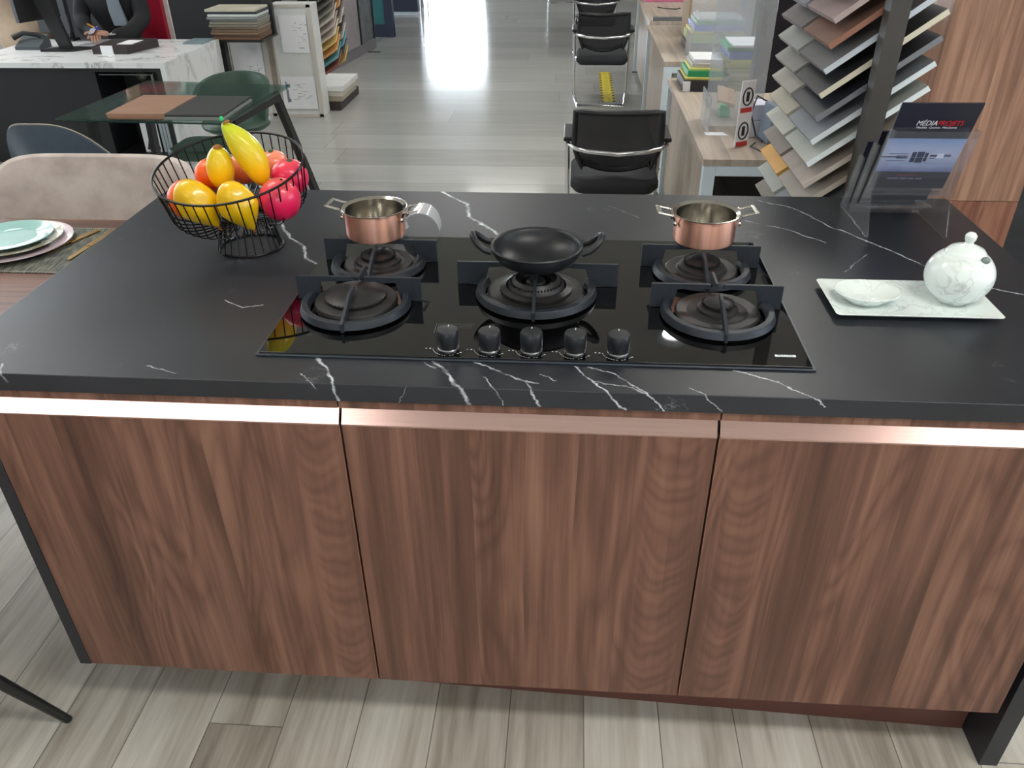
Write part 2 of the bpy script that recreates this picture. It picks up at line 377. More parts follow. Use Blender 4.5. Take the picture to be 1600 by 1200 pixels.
def circle(c, r, z, n=48, ph=0, r2=None):
    return [(c[0]+r*math.cos(2*PI*k/n+ph), c[1]+(r2 or r)*math.sin(2*PI*k/n+ph), z) for k in range(n)]

# ------------------------------------------------------------------ shared materials
black_metal = pm('black_metal', (24, 25, 27), .4, .0, .5, .08)
dark_metal = pm('dark_metal', (48, 49, 52), .45, .3, .5, .08)
chrome = pm('chrome', (225, 226, 230), .12, 1, var=.02)
steel = pm('steel', (205, 202, 195), .16, 1, var=.03)
white_metal = pm('white_metal', (205, 218, 226), .4, var=.02)
black_plastic = pm('black_plastic', (22, 23, 26), .45, var=.08)
black_lam = pm('black_laminate', (24, 25, 30), .5, var=.06)
paper = pm('paper', (232, 234, 238), .7, var=.02)
wal = walnut('walnut_doors')
wal_r = walnut('walnut_tall', stops=[(.28, (112, 82, 66)), (.42, (146, 108, 88)), (.50, (168, 128, 106)), (.64, (188, 148, 124))], stave=.30, seed=3.3, fig=.5)
wal_t = walnut('walnut_table', axis='X', across='Y', stave=.12, seed=1.1, fig=.4)
beige_wood = walnut('beige_desk_wood', axis='Y', across='X', stave=.2, fig=.25, rough=.45, stops=[(.28, (140, 128, 116)), (.42, (160, 147, 134)), (.5, (172, 160, 147)), (.64, (184, 173, 160))])
beige_front = walnut('beige_desk_front', axis='Z', across='Y', stave=.2, fig=.25, rough=.5, stops=[(.28, (138, 126, 114)), (.42, (156, 144, 131)), (.5, (168, 156, 143)), (.64, (180, 169, 156))])
acrylic = thin('acrylic', (250, 251, 253), .975)
grey_paint = pm('wall_paint', (196, 196, 192), .8, var=.02)
dark_paint = pm('dark_wall_paint', (28, 29, 34), .7, var=.05)

# ------------------------------------------------------------------ room
near_floor = floor_mat('near_planks', 'Y', .162, 1.35, [(.28, (112, 104, 94)), (.42, (152, 145, 133)), (.55, (180, 175, 164)), (.72, (206, 203, 194))], .38, seamc=(70, 64, 58))
far_floor = floor_mat('far_planks', 'X', .36, 2.4, [(.30, (140, 140, 138)), (.45, (158, 158, 156)), (.58, (170, 170, 168)), (.75, (184, 184, 183))], .13, seam=.004, seamc=(120, 120, 118), streak=.30, spec=.5)
struct('floor', MB().box(-7, 6.5, -6, 1.0, -.1, 0), near_floor, origin=(0.12, 0, 0))
struct('floor', MB().box(-7, 6.5, 1.0, 16, -.1, 0), far_floor, origin=(.3, .05, 0))
struct('ceiling', MB().box(-7, 6.5, -6, 16, 3.0, 3.1), pm('ceiling_tiles', (226, 222, 212), .9, var=.02))
w = MB().box(-7.1, -7, -6, 1.8, 0, 3).box(-7.1, -7, 8.5, 16, 0, 3).box(-7.1, -7, 1.8, 8.5, 0, .5).box(-7.1, -7, 1.8, 8.5, 2.7, 3)
struct('wall_left', w, grey_paint)
w = MB().box(6.5, 6.6, -6, -3.5, 0, 3).box(6.5, 6.6, 1.5, 16, 0, 3).box(6.5, 6.6, -3.5, 1.5, 0, .5).box(6.5, 6.6, -3.5, 1.5, 2.7, 3)
struct('wall_right', w, grey_paint)
w = MB().box(-7, -1.5, -6.1, -6, 0, 3).box(1.5, 6.5, -6.1, -6, 0, 3).box(-1.5, 1.5, -6.1, -6, 0, .9).box(-1.5, 1.5, -6.1, -6, 2.2, 3)
struct('wall_back', w, grey_paint)
w = MB().box(-7, -3.35, 16, 16.1, 0, 3).box(-1.75, 6.5, 16, 16.1, 0, 3).box(-3.35, -1.75, 16, 16.1, 1.45, 3)
struct('wall_front', w, grey_paint)
PLAB = ['narrow ceiling light above the island front, left one', 'narrow ceiling light above the island front, right one', 'wide ceiling light added behind the camera, left one', 'wide ceiling light added behind the camera, right one', 'unseen ceiling light added above the dining table', 'unseen ceiling light added above the nearest office desk', 'unseen ceiling light added above the middle of the aisle', 'unseen ceiling light added above the right wall side, far away', 'unseen ceiling light added above the left wall side', 'unseen ceiling light added near the far end of the aisle']
for i, (x, y, sx, sy, st) in enumerate(PANELS):  # unseen panels, added for brightness and for reflections in the copper rails
    e = pm('added_panel_glow_%d' % int(st*10), (255, 252, 246), .5, var=0, emis=st)
    t = thing('unseen_ceiling_light', (x, y, 2.96), PLAB[i], 'ceiling light', 'unseen ceiling light panels')
    put('frame', MB().box(x-sx/2-.03, x+sx/2+.03, y-sy/2-.03, y+sy/2+.03, 2.965, 3.0), white_metal, t)
    put('diffuser', MB().box(x-sx/2, x+sx/2, y-sy/2, y+sy/2, 2.958, 2.966), e, t)
t = thing('ceiling_spotlight', (.81, 3.98, 2.95), 'small round recessed ceiling spotlight above the aisle', 'ceiling light')
put('trim_ring', MB().lathe([(.07, 0), (.1, 0), (.1, .05), (.07, .05)], (.81, 3.98, 2.95), 24, close=True), white_metal, t)
put('bulb', MB().ell((.81, 3.98, 2.975), (.07, .07, .02)), pm('spot_glow', (255, 250, 240), .5, var=0, emis=60), t)

# ------------------------------------------------------------------ kitchen island
ISL = 'kitchen_island'
isl = thing(ISL, (0, .45, 0), 'walnut-fronted kitchen island with black marble-look end panels', 'kitchen island')
ct = put('island_countertop', MB().box(-.972, .965, 0, .912, .847, .88), counter_mat(), origin=(0, 0, .88), bevel=.0018)
tag(ct, 'black marble-look countertop with white veins on top of the island', 'countertop')
gap_m = pm('dark_gap', (20, 14, 14), .8)
copper_flat = pm('copper_trim', (206, 174, 168), .20, 1, var=.05, scale=6, stretch=(1, 60, 60))
put('carcass', MB().box(-.895, .915, .022, .86, .165, .8465), pm('carcass_brown', (70, 42, 36), .6), isl)
put('top_rail', MB().box(-.93, -.3015, .004, .022, .832, .8468).box(-.2985, .2985, .004, .022, .832, .8468).box(.3015, .925, .004, .022, .832, .8468), walnut('walnut_rail', seed=5.), isl)
pl = MB().prism([(-.895, .150), (.925, .085), (.925, .115), (-.895, .18)], (0, 0, 0), (1, 0, 0), (0, 1, 0), (0, 0, .1645))
put('plinth', pl, pm('plinth_brown', (92, 56, 48), .5), isl)
for k, (x0, x1) in enumerate(((-.908, -.3022), (-.2978, .2978), (.3022, .9))):
    xx1 = x1 + (.0 if k < 2 else .012)
    d = put('door', MB().box(x0, xx1, 0, .019, .170, .800), walnut('walnut_door_%d' % k, seed=[0.0, 2.53, 7.1][k], fig=1.0, cath=[(-.345, .040), (.238, .050), (.362, .040)][k]), isl, bevel=.0008)
    # sloping copper finger rail along the top edge
    prof = [(0.0, .8005), (.0, .8030), (.019, .8325), (.021, .8325), (.021, .8005)]
    put('handle', MB().prism(prof, (x0, 0, 0), (0, 1, 0), (0, 0, 1), (xx1-x0, 0, 0)), copper_flat, d)
for x in (-.3006, .2994): put('gap_strip', MB().box(x, x+.0012, .012, .021, .17, .846), gap_m, isl)
for x in (-.3022, .3014): put('edge_trim', MB().box(x, x+.0008, -.0004, .018, .17, .80), pm('edge_copper', (190, 140, 125), .35, .7), isl)
ep = pm('end_panel_black', (34, 36, 42), .45)
put('end_panel', MB().box(-.932, -.909, .0, .86, .168, .8465), ep, isl)
put('end_panel', MB().box(.927, .963, 0.002, .9, 0, .8465), ep, isl)

# ------------------------------------------------------------------ hob
hob = thing('gas_hob', (0, .34, .88), 'black glass five-burner gas hob set in the island countertop', 'hob')
fr = MB().box(-.4515, .4525, .077, .5995, .8802, .8836)
put('frame', fr, pm('hob_frame', (70, 76, 84), .35, .6), hob, bevel=.001)
glassm = pm('black_glass', (6, 6, 7), .025, 0, .6, var=0, ior=1.55)
put('glass', MB().box(-.447, .448, .0815, .595, .8815, .8862), glassm, hob, bevel=.0008)
cast = pm('cast_iron', (36, 42, 50), .45, .1, .5, .12, 60, bump=.25)
capm = pm('burner_enamel', (27, 26, 27), .45, 0, .5, .08, 40)
def burner(cx, cy, R, capr, hgt, wok=False):
    b = put('burner', MB().lathe([(.001, .888), (R*.82, .888), (R*.84, .893), (R*.80, .896), (R*.60, .8945), (R*.56, .897), (R*.001, .897)], (cx, cy, 0), 48), capm, hob)
    z = .896
    if not wok:
        put('burner_base', MB().lathe([(.001, z), (capr*1.35, z), (capr*1.3, z+.006), (capr*1.05, z+.010), (.001, z+.010)], (cx, cy, 0), 48), capm, b)
        put('burner_cap', MB().lathe([(capr*.9, z+.009), (capr, z+.012), (capr, z+.015), (capr*.93, z+hgt-.004), (capr*.5, z+hgt), (.0005, z+hgt+.001)], (cx, cy, 0), 48), capm, b)
    else:
        put('burner_base', MB().lathe([(R*.62, z), (R*.62, z+.006), (R*.52, z+.010), (R*.50, z), (R*.62, z)], (cx, cy, 0), 48), capm, b)
        put('burner_cap', MB().lathe([(R*.49, z+.006), (R*.48, z+.012), (R*.36, z+hgt), (R*.26, z+hgt-.004), (R*.24, z+.004), (R*.49, z+.004)], (cx, cy, 0), 48), capm, b)
        put('burner_core', MB().lathe([(.001, z+hgt-.004), (R*.14, z+hgt-.004), (R*.17, z+hgt-.008), (R*.17, z)], (cx, cy, 0), 32), capm, b)
    sl = MB()
    rr = capr*.985 if not wok else R*.44
    n = 40 if not wok else 48
    for k in range(n):
        a = 2*PI*k/n; c, s = math.cos(a), math.sin(a)
        zc = z+.0135 if not wok else z+.016
        sl.obox((cx+rr*.99*c, cy+rr*.99*s, zc), (.0016*c, .0016*s, 0), (-.0011*s, .0011*c, 0), (0, 0, .0028))
    put('flame_port', sl, pm('port_black', (10, 10, 11), .6), b)['kind'] = 'stuff'
    return b
def support(cx, py, cyr, R, hw, finger_front, back=False, xf=None):
    """wing plate across the burner, half ring in front of it, radial finger"""
    zb, zt = .8868, .9325
    t = .0028
    m = MB()
    for s in (-1, 1):
        poly = [(s*hw, zb), (s*hw*.995, zt), (s*.012, zt), (s*.010, zt-.008), (s*hw*.60, zt-.010), (s*hw*.66, zb+.002)]
        m.prism(poly, (cx, py-t, 0), (1, 0, 0), (0, 0, 1), (0, 2*t, 0))
    s_ = put('pan_support', m, cast, hob)
    pts = []
    n = 40; a0 = math.asin(min(1, (py-cyr)/R))
    for k in range(n+1):
        a = PI - a0 + (PI+2*a0)*k/n
        pts.append((cx+R*math.cos(a), cyr+R*math.sin(a)))
    rm = MB(); w = .0095
    ins, outs = [], []
    vs = []; fs = []
    for (x, y) in pts:
        d = Vector((x-cx, y-cyr)).normalized()
        for rr, z in ((w, .8905), (w*.55, .9035), (-w*.55, .9035), (-w, .8905)):
            vs.append((x+d.x*rr, y+d.y*rr, z))
    for i in range(len(pts)-1):
        for k in range(4): fs.append((i*4+k, i*4+(k+1) % 4, (i+1)*4+(k+1) % 4, (i+1)*4+k))
    fs += [(0, 1, 2, 3), tuple(len(vs)-4+k for k in (3, 2, 1, 0))]
    rm.add(vs, fs); put('ring', rm, cast, s_, bevel=.001)
    fm = MB()
    yf = cyr-R-.011
    fm.prism([(yf, .8875), (yf, .9045), (cyr-R*.42, zt-.002), (cyr-R*.05, zt), (cyr-R*.05, zt-.006), (cyr-R*.50, .912), (cyr-R+.004, .896), (cyr-R+.003, .8875)], (cx-t, 0, 0), (0, 1, 0), (0, 0, 1), (2*t, 0, 0))
    # rear finger
    fm.prism([(py+R*.62, zt-.001), (py+.002, zt), (py+.002, zt-.008), (py+R*.5, .912), (py+R*.62, .9)], (cx-t, 0, 0), (0, 1, 0), (0, 0, 1), (2*t, 0, 0))
    put('finger', fm, cast, s_, bevel=.0006)
for (cx, py, cyr, R, hw, capr, hg) in ((-.3235, .282, .250, .0905, .1155, .056, .022), (.3225, .282, .250, .0905, .1155, .027, .020),
                                      (-.3215, .462, .432, .0850, .1150, .034, .020), (.3175, .462, .432, .0850, .1150, .034, .020)):
    burner(cx, cyr+.004, R*.98, capr, hg); support(cx, py, cyr, R, hw, True)
burner(0, .322, .108, .045, .024, wok=True); support(0, .361, .322, .1035, .152, True)
knob_m = pm('knob_black', (36, 38, 43), .38, .2)
mark = pm('white_marking', (215, 216, 218), .5, var=0)
for kx in (-.1355, -.067, .002, .0735, .1435):
    kb = put('knob', MB().lathe([(.0165, .8895), (.0168, .893), (.0182, .895), (.0185, .917), (.0170, .9205), (.0005, .9210)], (kx, .112, 0), 40), knob_m, hob)
    put('ring', MB().lathe([(.0005, .8862), (.0180, .8862), (.0185, .8880), (.0172, .8898), (.0005, .8898)], (kx, .112, 0), 40), pm('knob_ring', (150, 152, 156), .25, .9), kb)
    put('indicator', MB().box(kx-.0007, kx+.0007, .121, .127, .9205, .9214), mark, kb)
    mk = MB()
    for k in range(14):
        a = PI*1.06+k*PI*.72/13
        if k % 3 == 2 and k > 5: continue
        a2 = a+PI*.035; r0, r1 = .0255, .0262
        p = [(kx+r*math.cos(b), .112+r*math.sin(b)) for r, b in ((r0, a), (r1, a), (r1, a2), (r0, a2))]
        mk.prism(p, (0, 0, .8861), (1, 0, 0), (0, 1, 0), (0, 0, .0002))
    for dx, w_ in ((-.0365, .0011), (-.0300, .0016), (.0225, .0012)):
        yy = .108 if dx < 0 else .0975
        mk.box(kx+dx-w_, kx+dx+w_, yy-.0009, yy+.0009, .8861, .88635)
    put('dial_marks', mk, mark, hob)
ty = MB()
for k in range(5):
    o = .0038*k
    ty.box(-.168+o, -.102-o*.2, .1955-o, .1962-o, .8861, .8864); ty.box(-.168+o, -.167+o, .160, .1962-o, .8861, .8864)
put('printed_motif', ty, pm('motif_grey', (70, 68, 66), .35), hob)
pl_ = put('badge', MB().box(.3955, .4285, .1115, .1175, .8861, .8866), pm('badge_silver', (205, 214, 218), .35, .3, var=.01), hob)
text_obj('lettering', 'FRANKE', .0056, pm('badge_letters', (40, 50, 56), .5), pl_, (.412, .1145, .88665), Matrix.Identity(3), extrude=.00005, sx=1.25)

# ------------------------------------------------------------------ pots
def pot(cx, cy, name, label, ang, z0=.9335):
    t = thing(name, (cx, cy, z0), label, 'saucepan', 'small copper saucepans on the hob')
    cop = pm('copper', (246, 186, 164), .42, 1, var=.12, scale=3, stretch=(26, 26, .3), aniso=.85)
    if not cop.get('tan'):
        tg = cop.node_tree.nodes.new('ShaderNodeTangent'); tg.direction_type = 'RADIAL'; tg.axis = 'Z'; cop['tan'] = 1
        cop.node_tree.nodes['Principled BSDF'].inputs['Anisotropic Rotation'].default_value = .25
        cop.node_tree.links.new(tg.outputs[0], cop.node_tree.nodes['Principled BSDF'].inputs['Tangent'])
    r, h = .0595, .0545
    put('body', MB().lathe([(.0005, 0), (r-.008, 0), (r-.002, .002), (r, .007), (r, h)], (cx, cy, z0), 64), cop, t)
    put('lining', MB().lathe([(r+.0002, h-.0008), (r+.0065, h+.0030), (r+.0068, h+.0042), (r+.005, h+.0046), (r-.002, h+.0005), (r-.0025, .004), (r-.012, .003), (.0005, .003)], (cx, cy, z0), 64), steel, t)
    for s in (0, PI):
        a = ang+s; d = Vector((math.cos(a), math.sin(a), 0)); n = Vector((-d.y, d.x, 0)); c = Vector((cx, cy, z0+h-.004))
        zz = Vector((0, 0, 1))
        pts = [c+d*(r+.001)+n*.017-zz*.008, c+d*(r+.008)+n*.020+zz*.006, c+d*(r+.033)+n*.020+zz*.012,
               c+d*(r+.033)-n*.020+zz*.012, c+d*(r+.008)-n*.020+zz*.006, c+d*(r+.001)-n*.017-zz*.008]
        m = MB()
        for p, q in zip(pts[:-1], pts[1:]): m.bar(p-(q-p).normalized()*.002, q+(q-p).normalized()*.003, .0085, .0022)
        hd = put('handle', m, steel, t, bevel=.0006)
        rv = MB()
        for s2 in (-1, 1): rv.ell(c+d*(r+.002)+n*.019*s2+Vector((0, 0, -.010)), (.004, .004, .005), 10, 8)
        put('rivet', rv, steel, hd)
    return t
pot(-.3325, .484, 'saucepan', 'small copper saucepan on the rear left burner of the hob', PI-.10)
pot(.3235, .487, 'saucepan', 'small copper saucepan on the rear right burner of the hob', .05)
# wok
wk = thing('wok', (0, .345, .934), 'small black cast iron wok on the centre burner of the hob', 'wok')
ir = pm('wok_iron', (27, 29, 34), .42, .1, .5, .1, 30)
prof = []
Rk, hk = .083, .040
for k in range(15):
    u = k/14; prof.append((max(.0005, .026+(Rk-.026)*math.sin(u*PI/2)**.9 if k else .026), hk*(1-math.cos(u*PI/2))**.95))
prof = [(.0005, 0), (.024, 0)]+prof[1:]+[(Rk+.0025, hk+.001), (Rk+.001, hk+.003), (Rk-.002, hk+.0015)]
prof += [(max(.0005, r-.004), z+.003) for r, z in prof[::-1][4:]]
put('bowl', MB().lathe(prof, (0, .345, .934), 64), ir, wk)
for s in (-1, 1):
    c = Vector((s*(Rk-.002), .345, .934+hk))
    pts = []
    for k in range(13):
        a = -PI/2+PI*k/12
        pts.append(c+Vector((s*(.001+.036*max(0, math.cos(a))**.7), .023*math.sin(a), -.006+.026*max(0, math.cos(a))**1.3)))
    put('handle', MB().tube(pts, [.0062]*13, 10), ir, wk)

# label-tagged translucent strap curled behind the rear left pan
st = thing('plastic_strap', (-.27, .63, .88), 'curled translucent plastic strap with a paper tag behind the left saucepan', 'strap')
g = []
for i in range(21):
    u = i/20; a = PI*.93*(1-u)+PI*.02
    xc = -.268+.040*math.cos(a) ; zc = .8815+.055*math.sin(a)**.9
    wd = .016+.016*math.sin(PI*u)
    g.append([(xc, .615-wd+j*wd*2/4+.03*u, zc) for j in range(5)])
put('strap_band', MB().sheet(g, lambda i, j: Vector((0, 0, .0018))), thin('strap_plastic', (225, 228, 232), .35, haze=(214, 217, 220)), st)
put('paper_tag', MB().obox((-.318, .62, .915), (.008, .004, -.030), (.002, .0004, .0006), (.010, .016, .004)), paper, st)

# ------------------------------------------------------------------ fruit basket
BX, BY = -.625, .537
bk = thing('wire_basket', (BX, BY, .88), 'black wire fruit basket on a flared wire foot, on the left of the countertop', 'basket')
wire = pm('basket_wire', (22, 20, 21), .35, .5)
RB, ZR, ZB = .149, 1.062, .953
PIV = Vector((BX, BY, .950)); BT = Matrix.Rotation(math.radians(11.5), 3, 'X') @ Matrix.Rotation(math.radians(-1.5), 3, 'Y')
def bt(p): return PIV + BT @ (Vector(p)-PIV)
TX, TY = .0, -.04
def bz(x, y, z): return (x, y, z + (x-BX)*TX*0)
put('rim', MB().tube([bt(q) for q in circle((BX, BY), RB, ZR, 64)], .0026, 8, closed=True), wire, bk)
put('foot_ring', MB().tube(circle((BX+.004, BY), .065, .8828, 48), .0026, 8, closed=True), wire, bk)
put('neck_ring', MB().tube(circle((BX, BY), .048, .950, 40), .0022, 8, closed=True), wire, bk)
rib = None
NR = 44
for k in range(NR):
    a = 2*PI*k/NR; pts = []
    for j in range(12):
        u = j/11
        if u < .45: r = RB-.010*u/.45; z = ZR-(ZR-.990)*u/.45
        else:
            w_ = (u-.45)/.55; r = (RB-.010)*math.cos(w_*PI/2*.86)+.0; r = max(r, .028); z = .990-.037*math.sin(w_*PI/2)
        pts.append((r, 0, z-.88))
    if rib is None:
        m = MB().tube(pts, .0014, 6); m.v = [v+Vector((BX, BY, .88)) for v in m.v]
        rib = put('rib', m, wire, bk)
    else:
        c = rib.copy(); COL.objects.link(c); c.parent = bk
        c.matrix_basis = Matrix.Translation(PIV-bk.location) @ BT.to_4x4() @ Matrix.Translation(bk.location-PIV) @ Matrix.Rotation(a, 4, 'Z')
rib.matrix_basis = Matrix.Translation(PIV-bk.location) @ BT.to_4x4() @ Matrix.Translation(bk.location-PIV)
m = MB().tube([(BX+.066, BY, .883), (BX+.060, BY, .91), (BX+.050, BY, .94), (BX+.048, BY, .951)], .0014, 6)
fr0 = put('foot_wire', m, wire, bk)
for k in range(1, 24):
    c = fr0.copy(); COL.objects.link(c); c.parent = bk; c.rotation_euler[2] = 2*PI*k/24
def eul(x, y, z): return (Matrix.Rotation(z, 3, 'Z') @ Matrix.Rotation(y, 3, 'Y') @ Matrix.Rotation(x, 3, 'X'))
yel = pm('fruit_yellow', (246, 196, 10), .36, var=.10, scale=14, coat=.4)
def fruit_mat(name, c0, c1, axis=2, lo=-.03, hi=.03, rough=.28, scale=25, amt=.35):
    m, N, L, b = newmat(name)
    tc = N.new('ShaderNodeTexCoord'); sp = N.new('ShaderNodeSeparateXYZ'); L.new(tc.outputs['Object'], sp.inputs[0])
    v = mth(N, L, 'DIVIDE', mth(N, L, 'SUBTRACT', sp.outputs[axis], lo), hi-lo)
    v = mth(N, L, 'ADD', v, mth(N, L, 'MULTIPLY_ADD', noi(N, L, tc.outputs['Object'], scale, 4), amt*2, -amt), clamp=True)
    L.new(mixc(N, L, v, lin(c0), lin(c1)), b.inputs['Base Color']); b.inputs['Roughness'].default_value = rough; b.inputs['Coat Weight'].default_value = .3
    return m
mango_m = fruit_mat('mango_skin', (250, 190, 10), (200, 208, 34), 2, .03, .115, rough=.42, amt=.2, scale=14)
pink_m = fruit_mat('pink_skin', (226, 28, 84), (240, 96, 92), 2, .05, .09, rough=.35)
peach_m = fruit_mat('peach_skin', (246, 110, 40), (248, 150, 120), 2, -.01, .05)
orange_m = pm('orange_skin', (250, 104, 18), .35, var=.06, scale=80, bump=.4)
brown_m = pm('stem_brown', (150, 92, 20), .6); green_m = pm('leaf_green', (28, 92, 48), .6)
def pearfn(bot=.55):
    def fn(d, q):
        k = 1 if d.z > 0 else 1-(1-bot)*min(1, -d.z*1.1)**1.2
        lob = 1+.05*math.cos(5*math.atan2(d.y, d.x))*(1 if abs(d.z) < .9 else 0)
        return Vector((q.x*k*lob, q.y*k*lob, q.z))
    return fn
def fruit(name, c, r, R, mat_, label, cat, fn=None, stem=None, grp=None, stemmat=None):
    c = tuple(bt(c)); R = BT @ R
    t = thing(name, (c[0], c[1], c[2]-r[2]*.9), label, cat, grp)
    b = put('flesh', MB().ell(c, r, 32, 20, R, fn), mat_, t)
    if stem is not None:
        p = Vector(c)+(R @ Vector((0, 0, r[2]*stem[0])))
        q = Vector(c)+(R @ Vector((0, 0, r[2]*stem[0]+stem[1])))
        put('stem', MB().tube([p, (p+q)/2, q], [stem[2], stem[2]*.9, stem[2]*.6], 10), stemmat or brown_m, t)
    return t
pearfn_ = pearfn(.38)
fruit('yellow_fruit', (BX-.048, BY-.074, 1.020), (.041, .036, .056), eul(.02, -.42, 0), yel, 'ribbed yellow fruit, left one of the pair at the basket front', 'fruit', pearfn_, (-.96, -.012, .003), 'yellow ribbed fruits')
fruit('yellow_fruit', (BX+.036, BY-.080, 1.018), (.039, .034, .055), eul(.02, -.24, 0), yel, 'ribbed yellow fruit, right one of the pair at the basket front', 'fruit', pearfn_, (-.96, -.014, .003), 'yellow ribbed fruits')
def bananafn(bend, taper=.25):
    def fn(d, q):
        k = 1-taper*max(0, d.z)**2
        return Vector((q.x*k+bend*(d.z**2-.4), q.y*k, q.z))
    return fn
fruit('mango', (BX-.012, BY-.012, 1.066), (.027, .027, .047), eul(.0, .18, 0), mango_m, 'short green-yellow mango standing upright in the basket', 'fruit', bananafn(.0, .15), (.95, .004, .009))
t = fruit('mango', (BX+.046, BY+.0, 1.090), (.029, .028, .070), eul(-.1, -.40, 0), mango_m, 'tall yellow mango with a green tip, topmost fruit in the basket', 'fruit', bananafn(-.010, .28), (.955, .004, .008))
tipc = bt((BX+.046, BY, 1.090)) + (BT @ eul(-.1, -.40, 0)) @ Vector((-.004, 0, .077))
put('tip', MB().ell(tipc, (.0042, .0042, .005), 10, 8), pm('tip_green', (30, 190, 110), .5), t)
fruit('dragon_fruit', (BX+.107, BY-.046, 1.014), (.041, .038, .044), eul(0, .3, .2), pink_m, 'shiny pink fruit at the front right inside the basket', 'fruit', None, (.97, .003, .003), None, black_plastic)
fruit('dragon_fruit', (BX+.106, BY+.034, 1.018), (.038, .036, .038), eul(0, .2, .3), pink_m, 'pink fruit with a green stalk at the right back of the basket', 'fruit', None, (.93, .004, .007), None, green_m)
fruit('peach', (BX+.058, BY+.086, 1.020), (.030, .030, .030), eul(0, 0, 0), peach_m, 'orange-red peach between the tall mango and the pink fruit', 'fruit', None, (.93, .004, .006), None, green_m)
fruit('peach', (BX+.002, BY+.058, 1.026), (.032, .032, .032), eul(0, 0, 0), peach_m, 'small peach with a green stalk behind the two mangoes', 'fruit', None, (.93, .004, .006), None, green_m)
fruit('orange', (BX-.096, BY-.024, 1.003), (.041, .040, .040), eul(0, 0, 0), orange_m, 'orange at the far left of the basket', 'fruit', None, None, 'oranges')
fruit('orange', (BX-.062, BY+.042, 1.022), (.035, .035, .034), eul(0, 0, 0), orange_m, 'orange at the back of the basket, left of the short mango', 'fruit', None, (.93, .003, .006), 'oranges', pm('stalk_grey', (110, 80, 60), .7))

# ------------------------------------------------------------------ tray, dish, sugar bowl
porc = pm('porcelain', (226, 236, 232), .18, var=.02, coat=.3)
porcm = marble_white('porcelain_marbled', (224, 233, 230), (176, 184, 182)); porcm.node_tree.nodes['Principled BSDF'].inputs['Roughness'].default_value = .16
porcm.node_tree.nodes['Mapping'].inputs['Scale'].default_value = (6, 6, 6)
def roundrect(hx, hy, r, n=6):
    p = []
    for cx, cy, a0 in ((hx-r, hy-r, 0), (-hx+r, hy-r, 90), (-hx+r, -hy+r, 180), (hx-r, -hy+r, 270)):
        for k in range(n+1):
            a = math.radians(a0+90*k/n); p.append((cx+r*math.cos(a), cy+r*math.sin(a)))
    return p
def loft(mb, rings, cap0=True, cap1=True):
    n = len(rings[0]); vs = [v for r in rings for v in r]; fs = []
    for i in range(len(rings)-1):
        for k in range(n): fs.append((i*n+k, i*n+(k+1) % n, (i+1)*n+(k+1) % n, (i+1)*n+k))
    mb.add(vs, fs, True); b = len(mb.v)-len(vs)
    if cap0: mb.f.append(tuple(b+k for k in range(n))[::-1]); mb.sm.append(False)
    if cap1: mb.f.append(tuple(b+(len(rings)-1)*n+k for k in range(n))); mb.sm.append(False)
    return mb
tcx, tcy, tz = .672, .328, .8804
def ring(hx, hy, r, z): return [(tcx+x, tcy+y+.006*0, tz+z) for x, y in roundrect(hx, hy, r)]
tr = put('serving_tray', loft(MB(), [ring(.122, .054, .008, 0), ring(.142, .074, .008, .011), ring(.143, .075, .008, .0125), ring(.141, .073, .008, .013), ring(.120, .052, .008, .0045)]), porcm)
tag(tr, 'white marbled rectangular porcelain tray on the right of the countertop', 'tray')
dc = (.599, .326, .8852)
d = put('sauce_dish', MB().lathe([(.0005, 0), (.030, 0), (.046, .012), (.0575, .0215), (.0565, .0225), (.044, .0145), (.028, .0035), (.0005, .003)], dc, 48, sy=.80), porcm)
tag(d, 'shallow oval white dish with grey pattern on the left half of the tray', 'dish')
sx_, sy_2 = .756, .337
sb = thing('sugar_bowl', (sx_, sy_2, .8852), 'round white porcelain sugar bowl with lid on the right half of the tray', 'sugar bowl')
prof = [(.0005, 0), (.024, 0)]
for k in range(1, 15):
    a = -PI/2+.45+k*(PI*.5+.92-.45)/14
    prof.append((.0575*math.cos(a), .051+.0515*math.sin(a)))
put('bowl', MB().lathe(prof+[(prof[-1][0]-.003, prof[-1][1]-.001), (.02, .02)], (sx_, sy_2, .8852), 56), porcm, sb)
zt = .8852+prof[-1][1]; rt_ = prof[-1][0]
lid = put('lid', MB().lathe([(rt_-.001, -.001), (rt_-.002, .003), (rt_*.8, .009), (rt_*.45, .0145), (.008, .0165), (.0065, .020), (.0095, .027), (.0095, .033), (.0055, .038), (.0005, .039)], (sx_, sy_2, zt), 48), porc, sb)
put('spoon_notch', MB().ell((sx_+.020, sy_2-.031, zt-.0005), (.0085, .006, .0065), 16, 10), pm('notch_dark', (120, 132, 126), .5), lid)

